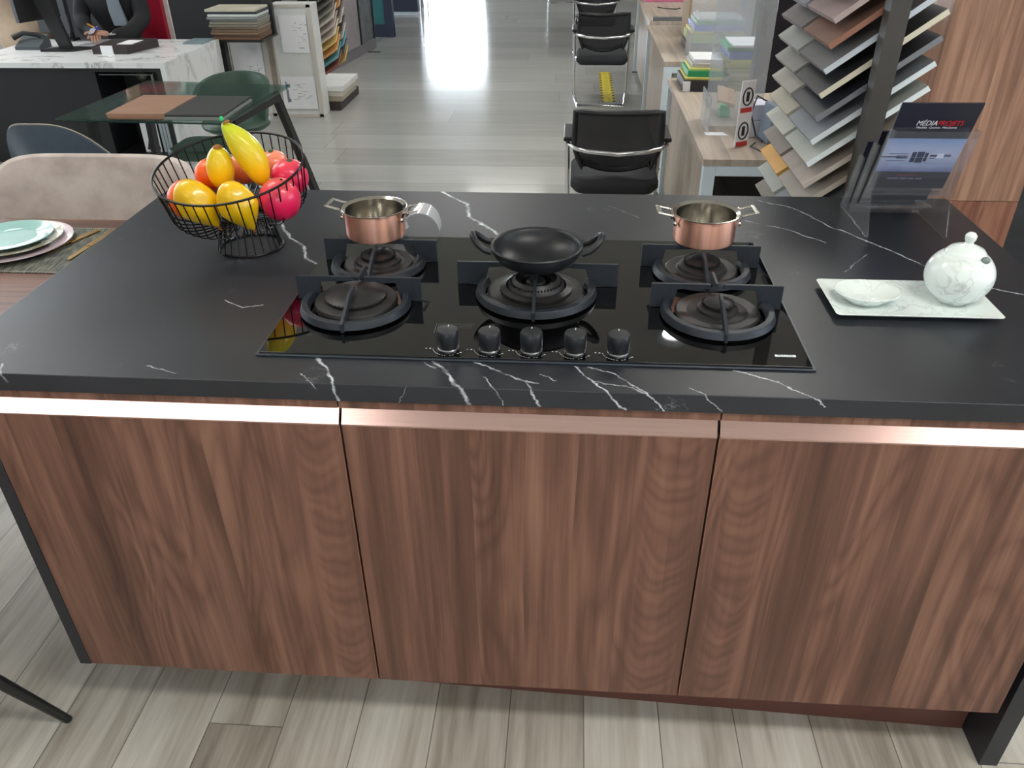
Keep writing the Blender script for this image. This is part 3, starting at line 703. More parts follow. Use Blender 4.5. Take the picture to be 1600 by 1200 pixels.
# ------------------------------------------------------------------ brochure holder
bh = thing('brochure_holder', (.78, .74, .88), 'clear acrylic three-tier brochure holder on the back right of the countertop', 'brochure holder')
side = [(.852, .8802), (.650, .8802), (.645, .8860), (.680, .966), (.640, 1.080), (.6285, 1.112), (.661, 1.112), (.716, .972), (.741, .920), (.750, .925), (.697, 1.065), (.731, 1.065), (.785, .918), (.798, .884), (.806, .886), (.765, 1.019), (.797, 1.019)]
edge_acr = pm('acrylic_edge', (225, 232, 240), .15, trans=.6, var=0, ior=1.45)
for x in (.698, .862):
    put('side_panel', MB().prism(side, (x, 0, 0), (0, 1, 0), (0, 0, 1), (.0025, 0, 0)), acrylic, bh)
def slab(mb, x0, x1, p, q, t):
    d = (Vector((0, q[0]-p[0], q[1]-p[1]))).normalized(); n = Vector((0, -d.z, d.y))*t
    a = Vector((0, p[0], p[1])); b = Vector((0, q[0], q[1]))
    vs = [Vector((x, 0, 0))+c+k*n for x in (x0, x1) for c in (a, b) for k in (0, 1)]
    return mb.add(vs, [(0, 1, 3, 2), (4, 6, 7, 5), (0, 4, 5, 1), (2, 3, 7, 6), (0, 2, 6, 4), (1, 5, 7, 3)])
tiers = [((.680, .966), (.6285, 1.112), (.722, .960), (.661, 1.112)), ((.742, .918), (.698, 1.065), (.786, .912), (.731, 1.065)), ((.799, .884), (.765, 1.019), (.846, .884), (.797, 1.019))]
for a, b, c, d2 in tiers:
    put('pocket', slab(slab(slab(MB(), .7005, .862, a, b, .002), .7005, .862, c, d2, .002), .7005, .862, a, (c[0], c[1]), .002), acrylic, bh)
ink = pm('brochure_ink', (34, 36, 50), .35, var=.05); photo_m = None
def brochure(p, q, label, full):
    P_, Q_ = Vector((0, p[0], p[1])), Vector((0, q[0], q[1])); U = Vector((1, 0, 0)); V = (Q_-P_).normalized(); ln = (Q_-P_).length
    Nn = U.cross(V)  # faces the camera side
    if Nn.y > 0: Nn = -Nn
    t = thing('brochure', (.78, p[0], p[1]), label, 'brochure', 'brochures in the acrylic holder')
    def pl2(name, x0, x1, v0, v1, mt, off, th=.0002, par=t):
        m = MB().obox(P_+V*(v0+v1)/2*ln+U*(x0+x1)/2+Nn*(off+th/2), U*(x1-x0)/2, V*(v1-v0)/2*ln, Nn*th/2); return put(name, m, mt, par)
    pl2('cover', .7035, .8595, 0, 1, ink, -.004, .004)
    if full:
        m, N, L, b = newmat('brochure_photo')
        tc = N.new('ShaderNodeTexCoord'); sp = N.new('ShaderNodeSeparateXYZ'); L.new(tc.outputs['Generated'], sp.inputs[0])
        zz = sp.outputs[2]
        nn = noi(N, L, tc.outputs['Generated'], 3, 3)
        v = mth(N, L, 'ADD', zz, mth(N, L, 'MULTIPLY_ADD', nn, .2, -.1))
        L.new(ramp(N, L, v, [(.0, (110, 116, 160)), (.25, (170, 180, 214)), (.5, (196, 202, 228)), (.75, (178, 190, 224)), (1, (140, 168, 214))]), b.inputs['Base Color']); b.inputs['Roughness'].default_value = .35
        ph = pl2('photo', .7035, .8595, .21, .61, m, .0001)
        dk = pm('photo_dark', (44, 50, 82), .4); lt = pm('photo_light', (222, 226, 240), .4); md = pm('photo_mid', (92, 96, 128), .4)
        for (x0, x1, a, b2, mt) in ((.7035, .7450, .385, .398, dk), (.735, .757, .372, .41, md), (.739, .757, .378, .384, lt), (.737, .757, .399, .404, lt), (.764, .773, .33, .45, dk), (.7745, .789, .325, .455, dk), (.7905, .797, .34, .445, dk), (.764, .797, .387, .391, lt), (.801, .815, .40, .42, dk), (.801, .812, .375, .381, dk), (.829, .843, .40, .425, md), (.717, .757, .428, .434, dk), (.717, .755, .345, .350, dk), (.815, .829, .38, .435, lt)):
            pl2('photo_detail', x0, x1, a, b2, mt, .0004, .0002, ph)
        R = Matrix((U, V, Nn)).transposed()
        red = pm('logo_red', (214, 40, 52), .4); wt = pm('logo_white', (232, 234, 240), .4)
        def at(x, v, off=.0008): return P_+U*x+V*v*ln+Nn*off
        text_obj('title', 'MÉDIA', .0160, wt, t, at(.7655, .785), R, extrude=.0001, shear=.25, sx=.86)
        text_obj('title', 'PROJETS', .0160, red, t, at(.811, .785), R, extrude=.0001, shear=.25, sx=.84)
        text_obj('subtitle', 'Meubles  Cuisines  Menuiserie', .0066, wt, t, at(.7875, .738), R, extrude=.0001, shear=.2, sx=.98)
        pl2('red_line', .752, .790, .165, .172, pm('line_red', (150, 40, 60), .4), .0004)
        for k, (x0, x1) in enumerate(((.735, .757), (.760, .775), (.778, .790), (.793, .806))):
            pl2('caption', x0, x1, .115, .135, pm('caption_grey', (96, 104, 122), .4), .0004)
    return t
brochure((.716, .969), (.640, 1.163), 'black brochure with a building photo in the front tier of the holder', True)
brochure((.778, .922), (.712, 1.090), 'black brochure in the middle tier of the holder', False)
brochure((.838, .890), (.779, 1.050), 'black brochure in the rear tier of the holder', False)

# ------------------------------------------------------------------ dining table and place setting (left)
dt = thing('dining_table', (-1.6, .62, 0), 'walnut dining table with place settings at the left end of the island', 'dining table')
put('tabletop', MB().box(-2.5, -.976, .12, 1.055, .705, .735), wal_t, dt, bevel=.002)
for x in (-2.4,):
    for y in (.2, .97): put('leg', MB().box(x, x+.05, y-.025, y+.025, 0, .705), black_metal, dt)
put('leg', MB().box(-1.06, -1.01, .55, .60, 0, .705), black_metal, dt)
m, N, L, b = newmat('placemat_weave')
tc = N.new('ShaderNodeTexCoord')
v = noi(N, L, tc.outputs['Object'], 1, 2)
mp = N.new('ShaderNodeMapping'); mp.inputs['Scale'].default_value = (300, 25, 1); mp.inputs['Rotation'].default_value = (0, 0, .5); L.new(tc.outputs['Object'], mp.inputs[0])
L.new(ramp(N, L, noi(N, L, mp.outputs[0], 1, 3), [(.35, (52, 56, 54)), (.5, (84, 88, 82)), (.68, (136, 134, 118))]), b.inputs['Base Color']); b.inputs['Roughness'].default_value = .8
pmx = thing('placemat', (-1.38, .83, .735), 'dark grey woven placemat with pale hem stitching on the dining table', 'placemat')
put('mat', MB().box(-1.72, -1.045, .685, .985, .7352, .7375), m, pmx)
hm = MB()
for k in range(110):
    x = -1.715+k*.006
    hm.box(x, x+.003, .6885, .6905, .7375, .7380).box(x, x+.003, .9795, .9815, .7375, .7380)
put('hem_stitching', hm, pm('hem_thread', (190, 180, 165), .8), pmx)['kind'] = 'stuff'
def plate(name, c, r, h, mt, label, grp='stacked dinner plates'):
    o = put(name, MB().lathe([(.0005, 0), (r*.6, 0), (r*.66, h*.3), (r, h), (r*.995, h+.002), (r*.64, h*.3+.003), (r*.6, .003), (.0005, .003)], c, 56), mt); tag(o, label, 'plate', grp); return o
PC = (-1.405, .845)
plate('dinner_plate', (PC[0], PC[1], .7377), .150, .014, pm('plate_pink', (196, 178, 186), .2, var=.04, coat=.3), 'large mauve dinner plate at the bottom of the plate stack')
def patt(name, c0, c1):
    m, N, L, b = newmat(name); tc = N.new('ShaderNodeTexCoord')
    f = noi(N, L, tc.outputs['Object'], 22, 4, .6, 1.5)
    L.new(ramp(N, L, f, [(.52, c0), (.56, c1)]), b.inputs['Base Color']); b.inputs['Roughness'].default_value = .2; return m
plate('salad_plate', (PC[0]-.004, PC[1]+.006, .7425), .127, .016, patt('plate_leaf', (206, 204, 196), (150, 150, 118)), 'pale patterned plate in the middle of the plate stack')
plate('side_plate', (PC[0]-.012, PC[1]+.014, .750), .108, .013, pm('plate_teal', (150, 194, 190), .15, var=.06, coat=.5), 'glossy pale teal plate on top of the plate stack')
gold = pm('gold_cutlery', (196, 160, 104), .25, .9)
def cutlery(name, p, q, label, kind):
    p, q = Vector(p), Vector(q); d = (q-p); n = d.normalized().cross(Vector((0, 0, 1)))
    t = thing(name, p, label, name)
    put('handle', MB().obox((p+d*.72)+Vector((0, 0, .003)), d*.28, n*.008, (0, 0, .0022)), gold, t, bevel=.001)
    if kind == 'knife':
        put('blade', MB().prism([(0, -.004), (.02, -.010), (.08, -.009), (.10, -.006), (.10, .006), (0, .004)], p+Vector((0, 0, .0015)), d.normalized(), n, (0, 0, .0015)), gold, t)
    else:
        m = MB().tube([p+d*.18+Vector((0, 0, .003)), p+d*.30+Vector((0, 0, .004)), p+d*.46+Vector((0, 0, .004))], [.004, .0025, .003], 8)
        for s in (-3, -1, 1, 3): m.bar(p+n*.0035*s+Vector((0, 0, .003)), p+d*.2+n*.003*s*.9+Vector((0, 0, .003)), .003, .0018)
        put('tines', m, gold, t)
    return t
cutlery('fork', (-1.290, .800, .7378), (-1.232, .962, .7378), 'gold-coloured fork beside the plate stack', 'fork')
cutlery('knife', (-1.205, .760, .7378), (-1.190, .968, .7378), 'gold-coloured knife on the placemat, right of the fork', 'knife')

# ------------------------------------------------------------------ shell chairs
def shell(cx, cy, face, rx, ry, span, ztop, zarm, zseat, th, flare=.85, sq=1.0, n=33, m=9, rnd=2.5):
    """tub back: grid around angle, from the seat up to the rim; face = direction the sitter looks (radians)"""
    g = []
    for i in range(n):
        u = -1+2*i/(n-1); a = face+PI+u*span
        zt = zarm+(ztop-zarm)*(1-abs(u)**rnd)
        row = []
        for j in range(m):
            v = j/(m-1); k = flare+(1-flare)*v
            ca_, sa_ = math.cos(a), math.sin(a)
            row.append((cx+rx*k*math.copysign(abs(ca_)**sq, ca_), cy+ry*k*math.copysign(abs(sa_)**sq, sa_), zseat+(zt-zseat)*v))
        g.append(row)
    def tv(i, j):
        u = -1+2*i/(n-1); a = face+PI+u*span
        return Vector((-math.cos(a)*th, -math.sin(a)*th, 0))
    return MB().sheet(g, tv)
m, N, L, b = newmat('beige_velvet')
tc = N.new('ShaderNodeTexCoord')
f = noi(N, L, tc.outputs['Object'], 7, 4, .6, .15)
L.new(ramp(N, L, f, [(.34, (160, 147, 140)), (.52, (182, 170, 163)), (.66, (196, 185, 178))]), b.inputs['Base Color']); b.inputs['Roughness'].default_value = .9
b.inputs['Sheen Weight'].default_value = .4
velvet = m
def velvet_chair(cx, cy, face, label, scale=1.0):
    t = thing('dining_chair', (cx, cy, 0), label, 'chair', 'beige velvet dining chairs')
    put('shell', shell(cx, cy, face, .36, .26, 1.75, .850, .46, .42, .04, .84, sq=.55, rnd=4.0), velvet, t, subsurf=1)
    put('seat', MB().ell((cx, cy, .42), (.27, .24, .06), 32, 14), velvet, t)
    for sx in (-1, 1):
        for sy in (-1, 1):
            put('leg', MB().tube([(cx+sx*.16, cy+sy*.14, .40), (cx+sx*.27, cy+sy*.25, 0)], [.016, .009], 12), black_metal, t)
    return t
velvet_chair(-1.385, 1.075, -PI/2, 'beige velvet tub dining chair behind the dining table')
velvet_chair(-1.27, -.27, PI/2, 'beige velvet dining chair at the lower left, only its black leg showing')

blue = pm('blue_leather', (66, 80, 94), .5, var=.08, scale=30)
t = thing('shell_chair', (-2.2, 2.45, 0), 'blue-grey leather shell chair with pale edge stitching behind the beige chair', 'chair')
g = []
for i in range(25):
    u = -1+2*i/24; row = []
    zt = .705-.20*abs(u)**3.0
    for j in range(10):
        v = j/9; wd = .20+.045*v
        row.append((-2.19+wd*u, 2.43-.16*(1-u*u)-.09*v, .36+(zt-.36)*v))
    g.append(row)
put('shell', MB().sheet(g, (0, .022, 0)), blue, t)
stc = MB().tube([(g[i][-1][0], g[i][-1][1]+.010, g[i][-1][2]+.003) for i in range(25)], .003, 6)
put('stitching', stc, pm('stitch_cream', (170, 165, 150), .8), t)
put('grip_hole', MB().ell((-2.17, 2.215, .565), (.035, .006, .016), 16, 10), pm('hole_black', (12, 12, 14), .8), t)
put('seat', MB().ell((-2.19, 2.40, .37), (.20, .15, .035), 28, 12), blue, t)
for sx in (-1, 1):
    for sy in (-1, 1): put('leg', MB().tube([(-2.19+sx*.12, 2.41+sy*.09, .35), (-2.19+sx*.18, 2.41+sy*.14, 0)], .010, 8), black_metal, t)

green = pm('green_leather', (58, 82, 70), .45, var=.08)
def green_chair(cx, cy, face, label):
    t = thing('tub_chair', (cx, cy, 0), label, 'chair', 'green leather tub chairs')
    put('shell', shell(cx, cy, face, .225, .22, 1.75, .60, .50, .33, .03, .8), green, t)
    put('seat', MB().ell((cx, cy, .35), (.2, .2, .06), 28, 12), green, t)
    put('column', MB().tube([(cx, cy, .3), (cx, cy, .03)], .02, 12), chrome, t)
    put('base', MB().lathe([(.001, 0), (.19, 0), (.19, .008), (.03, .02), (.001, .02)], (cx, cy, 0), 32), white_metal, t)
    return t
green_chair(-1.93, 3.66, -PI/2, 'green leather tub chair behind the glass table')
t = thing('stool', (-1.86, 3.03, 0), 'low green leather stool on a white base under the glass table', 'stool')
put('seat', loft(MB(), [[(-1.86+x*.9, 3.03+y*.9, .345) for x, y in roundrect(.15, .15, .06)], [(-1.86+x, 3.03+y, .365) for x, y in roundrect(.15, .15, .06)], [(-1.86+x, 3.03+y, .390) for x, y in roundrect(.15, .15, .06)], [(-1.86+x*.94, 3.03+y*.94, .400) for x, y in roundrect(.15, .15, .06)]]), green, t)
put('column', MB().tube([(-1.86, 3.03, .345), (-1.86, 3.03, .02)], .02, 12), white_metal, t)
put('base', MB().lathe([(.001, 0), (.16, 0), (.16, .008), (.03, .02), (.001, .02)], (-1.86, 3.03, 0), 32), white_metal, t)

# ------------------------------------------------------------------ glass table
gt = thing('glass_table', (-1.9, 3.0, 0), 'glass-topped table with splayed black metal legs', 'table')
gl = thin('table_glass', (214, 232, 226), .95, haze=(170, 200, 190))
put('glass_top', MB().prism([(-2.346, 2.60), (-2.30, 3.435), (-1.459, 3.34), (-1.505, 2.56)], (0, 0, .620), (1, 0, 0), (0, 1, 0), (0, 0, .010)), gl, gt)
put('edge_band', MB().prism([(-2.346, 2.598), (-1.505, 2.558), (-1.505, 2.564), (-2.346, 2.604)], (0, 0, .617), (1, 0, 0), (0, 1, 0), (0, 0, .006)), pm('edge_green', (24, 46, 44), .3), gt)
for (x0, y0, x1, y1) in ((-1.50, 3.20, -1.40, 3.36), (-1.56, 2.72, -1.50, 2.80), (-2.24, 3.26, -2.34, 3.4), (-2.25, 2.74, -2.28, 2.66)):
    put('leg', MB().bar((x0, y0, .617), (x1, y1, 0), .055, .03, upv=(1, 0, 0)), black_metal, gt)
put('cross_bar', MB().bar((-1.50, 3.22, .597), (-1.55, 2.70, .597), .05, .035).bar((-2.24, 3.28, .597), (-2.25, 2.72, .597), .05, .035).bar((-2.24, 2.98, .597), (-1.53, 2.98, .597), .05, .03), black_metal, gt)
# sample boards lying on it
def lay(name, x0, x1, y0, y1, z0, z1, mt, label, cat='sample board', grp='sample boards on the glass table'):
    o = put(name, MB().prism([(x0, y0), (x1, y0), (x1-.005, y1), (x0+.0, y1)], (0, 0, z0), (1, 0, 0), (0, 1, 0), (0, 0, z1-z0)), mt, bevel=.001); return tag(o, label, cat, grp)
lay('sample_board', -2.09, -1.815, 2.60, 2.98, .6303, .641, pm('board_brown', (150, 112, 92), .5, var=.12, scale=4, stretch=(1, 14, 1)), 'brown wood sample board, lower one of the brown pair on the glass table')
lay('sample_board', -2.10, -1.82, 2.61, 2.99, .6413, .652, pm('board_brown2', (158, 124, 104), .5, var=.12, scale=4, stretch=(1, 14, 1)), 'brown wood sample board, upper one of the brown pair on the glass table')
lay('sample_board', -1.81, -1.53, 2.58, 2.97, .6303, .641, pm('board_pale', (120, 128, 126), .5), 'grey sample board under the charcoal one on the glass table')
lay('sample_board', -1.815, -1.54, 2.60, 2.98, .6413, .652, pm('board_dark', (64, 66, 66), .5, var=.06), 'charcoal sample board on top at the right of the glass table')

# ------------------------------------------------------------------ reception desk (left background)
wm = marble_white()
rd = thing('reception_desk', (-3.1, 4.35, 0), 'white marble waterfall reception desk with a black front', 'desk')
put('desk_top', MB().box(-3.76, -2.43, 3.93, 4.80, .600, .63), wm, rd)
put('side_slab', MB().box(-2.46, -2.43, 3.93, 4.80, 0, .5995), wm, rd)
put('side_slab', MB().box(-3.76, -3.73, 3.93, 4.80, 0, .5995), wm, rd)
put('front_panel', MB().box(-3.73, -2.92, 3.97, 3.99, 0, .599), black_lam, rd)
put('shelf_niche', MB().box(-2.92, -2.90, 3.96, 4.3, 0, .599).box(-2.50, -2.462, 3.95, 4.3, 0, .599).box(-2.9, -2.5, 4.28, 4.30, 0, .599).box(-2.9, -2.5, 3.97, 4.28, .04, .06).box(-2.9, -2.5, 3.95, 4.28, .575, .599), black_lam, rd)
put('metal_profile', MB().box(-2.875, -2.53, 3.958, 3.962, .555, .560).box(-2.545, -2.53, 3.955, 3.962, .30, .56), pm('profile_grey', (120, 126, 130), .3, .6), rd)
t = thing('photo_card', (-2.68, 4.03, .06), 'upright printed photo card standing in the desk niche', 'card')
R_ = Matrix.Rotation(.05, 3, 'Z')
put('card', MB().box(-2.735, -2.625, 4.03, 4.034, .0605, .25), paper, t)
put('print', MB().prism([(-2.72, .08), (-2.70, .14), (-2.69, .17), (-2.685, .2), (-2.67, .17), (-2.655, .15), (-2.64, .14), (-2.63, .08), (-2.65, .07), (-2.70, .075)], (0, 4.0285, 0), (1, 0, 0), (0, 0, 1), (0, .001, 0)), pm('print_dark', (60, 44, 62), .5, var=.9, scale=60), t)
for k in range(3):
    tag(put('binder', MB().box(-2.61+k*.022, -2.592+k*.022, 4.03, 4.2, .0605, .25), pm('binder_grey', (170, 180, 186), .5)), ['pale grey binder next to the photo card in the niche', 'pale grey binder in the middle of the three in the niche', 'pale grey binder farthest right of the three in the niche'][k], 'binder', 'binders in the desk niche')
t = thing('trophy', (-2.72, 4.15, .06), 'slim gold and crystal ornament inside the desk niche', 'ornament')
put('rod', MB().tube([(-2.68, 4.2, .061), (-2.68, 4.2, .30), (-2.655, 4.2, .52)], .006, 8), pm('dull_gold', (150, 124, 80), .3, .8), t)
put('crystal', MB().ell((-2.745, 4.22, .50), (.04, .02, .03), 12, 8).tube([(-2.745, 4.22, .061), (-2.745, 4.22, .48)], .003, 6), pm('crystal_grey', (120, 122, 112), .15, .3), t)
# things on the desk
t = thing('computer_monitor', (-3.34, 4.33, .63), 'black computer monitor seen edge-on on the marble desk', 'monitor')
put('base', MB().prism([(-3.43, 4.30), (-3.22, 4.30), (-3.12, 4.42), (-3.36, 4.46)], (0, 0, .6302), (1, 0, 0), (0, 1, 0), (0, 0, .012)), black_plastic, t)
put('stand', MB().prism([(-3.33, .64), (-3.25, .64), (-3.32, 1.0), (-3.44, 1.0)], (0, 4.36, 0), (1, 0, 0), (0, 0, 1), (0, .03, 0)), black_plastic, t)
put('screen', MB().obox((-3.44, 4.40, .97), (.05, .15, 0), (-.015, .006, 0), (0, 0, .16)), black_plastic, t)
t = thing('computer_monitor', (-3.46, 4.76, .63), 'second dark monitor with a cable hanging, turned towards the seated person', 'monitor')
put('screen', MB().obox((-3.55, 4.74, .84), (.14, -.05, 0), (.006, .014, 0), (.012, -.01, .16)), pm('screen_dark', (20, 22, 28), .55), t)
put('cable', MB().tube([(-3.41, 4.68, .80), (-3.42, 4.68, .70), (-3.44, 4.67, .642)], .004, 6), black_plastic, t)
put('stand', MB().box(-3.53, -3.43, 4.70, 4.79, .6302, .645).box(-3.50, -3.46, 4.765, 4.785, .64, .8), black_plastic, t)
t = thing('desk_phone', (-3.56, 4.42, .63), 'dark grey desk telephone with its handset on the marble desk', 'telephone')
put('phone_body', MB().prism([(4.36, .6302), (4.50, .6302), (4.50, .71), (4.36, .65)], (-3.64, 0, 0), (0, 1, 0), (0, 0, 1), (.17, 0, 0)), pm('phone_grey', (60, 68, 74), .5), t)
put('handset', MB().tube([(-3.66, 4.40, .70), (-3.60, 4.43, .725), (-3.52, 4.46, .71), (-3.47, 4.46, .68)], [.02, .014, .014, .02], 10), black_plastic, t)
tag(put('keyboard', MB().box(-3.27, -3.10, 4.50, 4.60, .6302, .642), pm('kb_pale', (190, 192, 195), .5)), 'pale keyboard lying behind the monitor base on the marble desk', 'keyboard')
t = thing('desk_organizer', (-2.88, 4.35, .63), 'dark brown low desk tray with a white card on its front', 'desk organizer')
put('tray', MB().prism([(-3.03, 4.22), (-2.80, 4.22), (-2.72, 4.50), (-2.76, 4.56), (-3.04, 4.52)], (0, 0, .6302), (1, 0, 0), (0, 1, 0), (0, 0, .046)), pm('tray_brown', (52, 44, 46), .45), t)
put('card', MB().box(-2.97, -2.89, 4.2165, 4.2195, .6302, .682), paper, t)
put('paper_sheet', MB().box(-2.90, -2.80, 4.30, 4.46, .6764, .679), paper, t)
tag(put('magazine', MB().box(-2.60, -2.46, 4.60, 4.79, .6302, .640), pm('mag_teal', (120, 140, 148), .4, var=.2, scale=8)), 'grey-blue magazine at the right rear corner of the marble desk', 'magazine')

# seated person behind the desk
skin = pm('skin', (206, 158, 136), .5, var=.04); jacket = pm('jacket_black', (22, 23, 29), .8, var=.1); shirt = pm('shirt_grey', (128, 140, 152), .7, var=.05)
def skinmesh(name, joints, edges, mt, parent, sub=2, root=0):
    base = wloc(parent)
    me = bpy.data.meshes.new(name); me.from_pydata([Vector(j[:3])-base for j in joints], edges, [])
    o = bpy.data.objects.new(name, me); COL.objects.link(o); o.parent = parent
    md = o.modifiers.new('skin', 'SKIN'); md.use_smooth_shade = True
    for i, j in enumerate(joints):
        sv = me.skin_vertices[0].data[i]; sv.radius = (j[3], j[4] if len(j) > 4 else j[3]); sv.use_root = (i == root)
    s = o.modifiers.new('sub', 'SUBSURF'); s.levels = sub; s.render_levels = sub
    me.materials.append(mt); return o
px, pY = -3.26, 5.02
per = thing('person', (px, pY+.1, 0), 'seated person in black jacket and grey shirt holding phone and pen', 'person')
J = [(px, pY+.10, .46, .16, .13), (px, pY+.08, .62, .15, .11), (px, pY+.03, .80, .20, .12), (px, pY+.02, .93, .17, .09), (px, pY-.01, 1.02, .055), (px, pY-.04, 1.10, .05),
     (px-.19, pY+.02, .93, .065), (px-.23, pY-.05, .74, .062), (px-.08, pY-.26, .685, .052), (px+.03, pY-.36, .70, .030),
     (px+.19, pY+.02, .93, .065), (px+.23, pY-.04, .74, .062), (px+.22, pY-.26, .68, .052), (px+.155, pY-.38, .685, .030),
     (px-.10, pY-.15, .46, .085), (px-.12, pY-.34, .45, .062), (px-.12, pY-.36, .2, .05), (px-.12, pY-.36, .06, .04), (px-.12, pY-.46, .04, .035),
     (px+.10, pY-.15, .46, .085), (px+.12, pY-.34, .45, .062), (px+.12, pY-.36, .2, .05), (px+.12, pY-.36, .06, .04), (px+.12, pY-.46, .04, .035)]
Ed = [(0, 1), (1, 2), (2, 3), (3, 4), (4, 5), (3, 6), (6, 7), (7, 8), (8, 9), (3, 10), (10, 11), (11, 12), (12, 13), (0, 14), (14, 15), (15, 16), (16, 17), (17, 18), (0, 19), (19, 20), (20, 21), (21, 22), (22, 23)]
skinmesh('jacket', J[:4]+J[6:], [(0, 1), (1, 2), (2, 3), (3, 4), (4, 5), (5, 6), (6, 7), (3, 8), (8, 9), (9, 10), (10, 11), (0, 12), (12, 13), (13, 14), (14, 15), (15, 16), (0, 17), (17, 18), (18, 19), (19, 20), (20, 21)], jacket, per)
put('shirt', MB().prism([(-.030, .95), (.03, .95), (.06, .80), (.085, .70), (-.02, .70), (-.035, .80)], (px+.06, pY-.118, 0), (1, 0, 0), (0, 0, 1), (0, .03, 0)), shirt, per, bevel=.006)
hd = MB().ell((px, pY-.05, 1.155), (.070, .086, .100), 28, 18, fn=lambda d, q: Vector((q.x*(1-.25*max(0, -d.z)), q.y*(1-.12*max(0, -d.z)), q.z)))
hd.tube([(px, pY-.0, .96), (px, pY-.03, 1.10)], [.05, .045], 16)
hd.ell((px, pY-.137, 1.145), (.010, .014, .017), 10, 8).ell((px-.071, pY-.04, 1.15), (.008, .015, .022), 10, 8).ell((px+.071, pY-.04, 1.15), (.008, .015, .022), 10, 8)
put('head', hd, skin, per)
put('hair', MB().ell((px, pY-.035, 1.185), (.077, .088, .088), 28, 16, fn=lambda d, q: Vector((q.x, q.y+(.03 if (d.y < -.3 and d.z < .45) else 0), q.z))), pm('hair_dark', (32, 24, 20), .7), per)
fc = MB()
for s in (-1, 1): fc.ell((px+s*.027, pY-.126, 1.165), (.009, .005, .005), 10, 8)
put('eyes', fc, pm('eye_dark', (40, 30, 28), .3), per)
put('mouth', MB().ell((px, pY-.122, 1.108), (.020, .006, .005), 12, 8), pm('lips', (160, 90, 84), .5), per)
def hand(wr, dr, side, parent, up_=Vector((0, 0, 1)), curl=.9):
    K = 1.35; wr = Vector(wr); dr = Vector(dr).normalized(); lat = dr.cross(up_).normalized()*side; nrm = lat.cross(dr)*side
    j = [(*wr, .020*K, .016*K), (*(wr+dr*.035*K), .024*K, .014*K), (*(wr+dr*.062*K), .026*K, .012*K)]; e = [(0, 1), (1, 2)]
    o = skinmesh('hand', j, e, skin, parent, 1)
    for k in range(4):
        b0 = wr+(dr*.060+lat*(.018-.012*k))*K; L_ = [.052, .058, .054, .042][k]*K
        d1 = (dr*math.cos(.35*curl)-nrm*math.sin(.35*curl)); d2_ = (dr*math.cos(.95*curl)-nrm*math.sin(.95*curl)); d3 = (dr*math.cos(1.5*curl)-nrm*math.sin(1.5*curl))
        p1 = b0+d1*L_*.45; p2 = p1+d2_*L_*.33; p3 = p2+d3*L_*.25
        skinmesh('finger', [(*b0, .0095), (*p1, .0088), (*p2, .008), (*p3, .007)], [(0, 1), (1, 2), (2, 3)], skin, o, 1)
    b0 = wr+(dr*.022+lat*.020)*K; p1 = b0+(dr*.6+lat*.8).normalized()*.028*K; p2 = p1+(dr*.95+lat*.2).normalized()*.024*K
    skinmesh('thumb', [(*b0, .0125), (*p1, .011), (*p2, .009)], [(0, 1), (1, 2)], skin, o, 1)
hand((px+.04, pY-.37, .705), (.35, -.75, -.05), 1, per)
hand((px+.145, pY-.39, .69), (-.75, -.45, .18), -1, per)
put('wristwatch', MB().tube(circle((px+.158, pY-.383), .024, .69, 16), .006, 8, closed=True), chrome, per)
tag(put('smartphone', MB().obox((px+.065, pY-.455, .715), (.035, -.012, .01), (.004, .03, .018), (0, -.002, .004)), pm('phone_maroon', (70, 30, 34), .3)), 'dark phone held in the seated person\'s hands', 'phone')
t = thing('pen', (px-.01, pY-.47, .74), 'yellow pen with a blue cap held over the phone', 'pen')
put('barrel', MB().tube([(px+.05, pY-.47, .765), (px+.105, pY-.48, .742)], .0045, 8), pm('pen_yellow', (232, 160, 40), .4), t)
put('cap', MB().tube([(px+.105, pY-.48, .742), (px+.128, pY-.485, .735)], .007, 8), pm('pen_blue', (30, 50, 190), .4), t)
t = thing('office_chair', (-3.2, 5.3, 0), 'red leather office chair with a white shell behind the seated person', 'chair')
rng = roundrect(.24, .34, .07)
put('backrest', loft(MB(), [[(-3.27+x, 5.28, .76+z) for x, z in rng], [(-3.27+x*1.0, 5.33, .76+z) for x, z in rng]]), pm('red_leather', (150, 16, 44), .4, var=.06), t)
put('shell', loft(MB(), [[(-3.255+x*1.06, 5.335, .76+z*1.03) for x, z in rng], [(-3.255+x*1.06, 5.352, .76+z*1.03) for x, z in rng]]), pm('shell_white', (222, 220, 216), .4), t)
put('seat', MB().box(-3.42, -2.98, 4.93, 5.27, .34, .40), MC['red_leather'], t, bevel=.02)
put('column', MB().tube([(-3.20, 5.12, .36), (-3.20, 5.12, .06)], .025, 12), chrome, t)
bs = MB()
for k in range(5):
    a = 2*PI*k/5; bs.bar((-3.20, 5.12, .06), (-3.20+.26*math.cos(a), 5.12+.26*math.sin(a), .03), .04, .025)
put('star_base', bs, chrome, t)
t = thing('armchair', (-4.05, 4.95, 0), 'beige fabric armchair at the top left corner beyond the desk', 'armchair')
bf = pm('beige_fabric', (166, 148, 128), .9, var=.1)
put('backrest', MB().ell((-3.93, 4.95, .68), (.22, .14, .24), 28, 16), bf, t)
put('seat', MB().box(-4.25, -3.8, 4.7, 5.2, .1, .5), bf, t, bevel=.04)
put('legs', MB().box(-4.2, -3.85, 4.75, 5.15, 0, .1), black_metal, t)
tag(put('folder', MB().obox((-4.02, 4.80, .945), (.09, 0, .01), (0, .05, 0), (0, 0, .018)), pm('orange_card', (236, 120, 50), .5), origin=(-4.02, 4.80, .92)), 'orange cushion edge on top of the beige armchair', 'cushion')

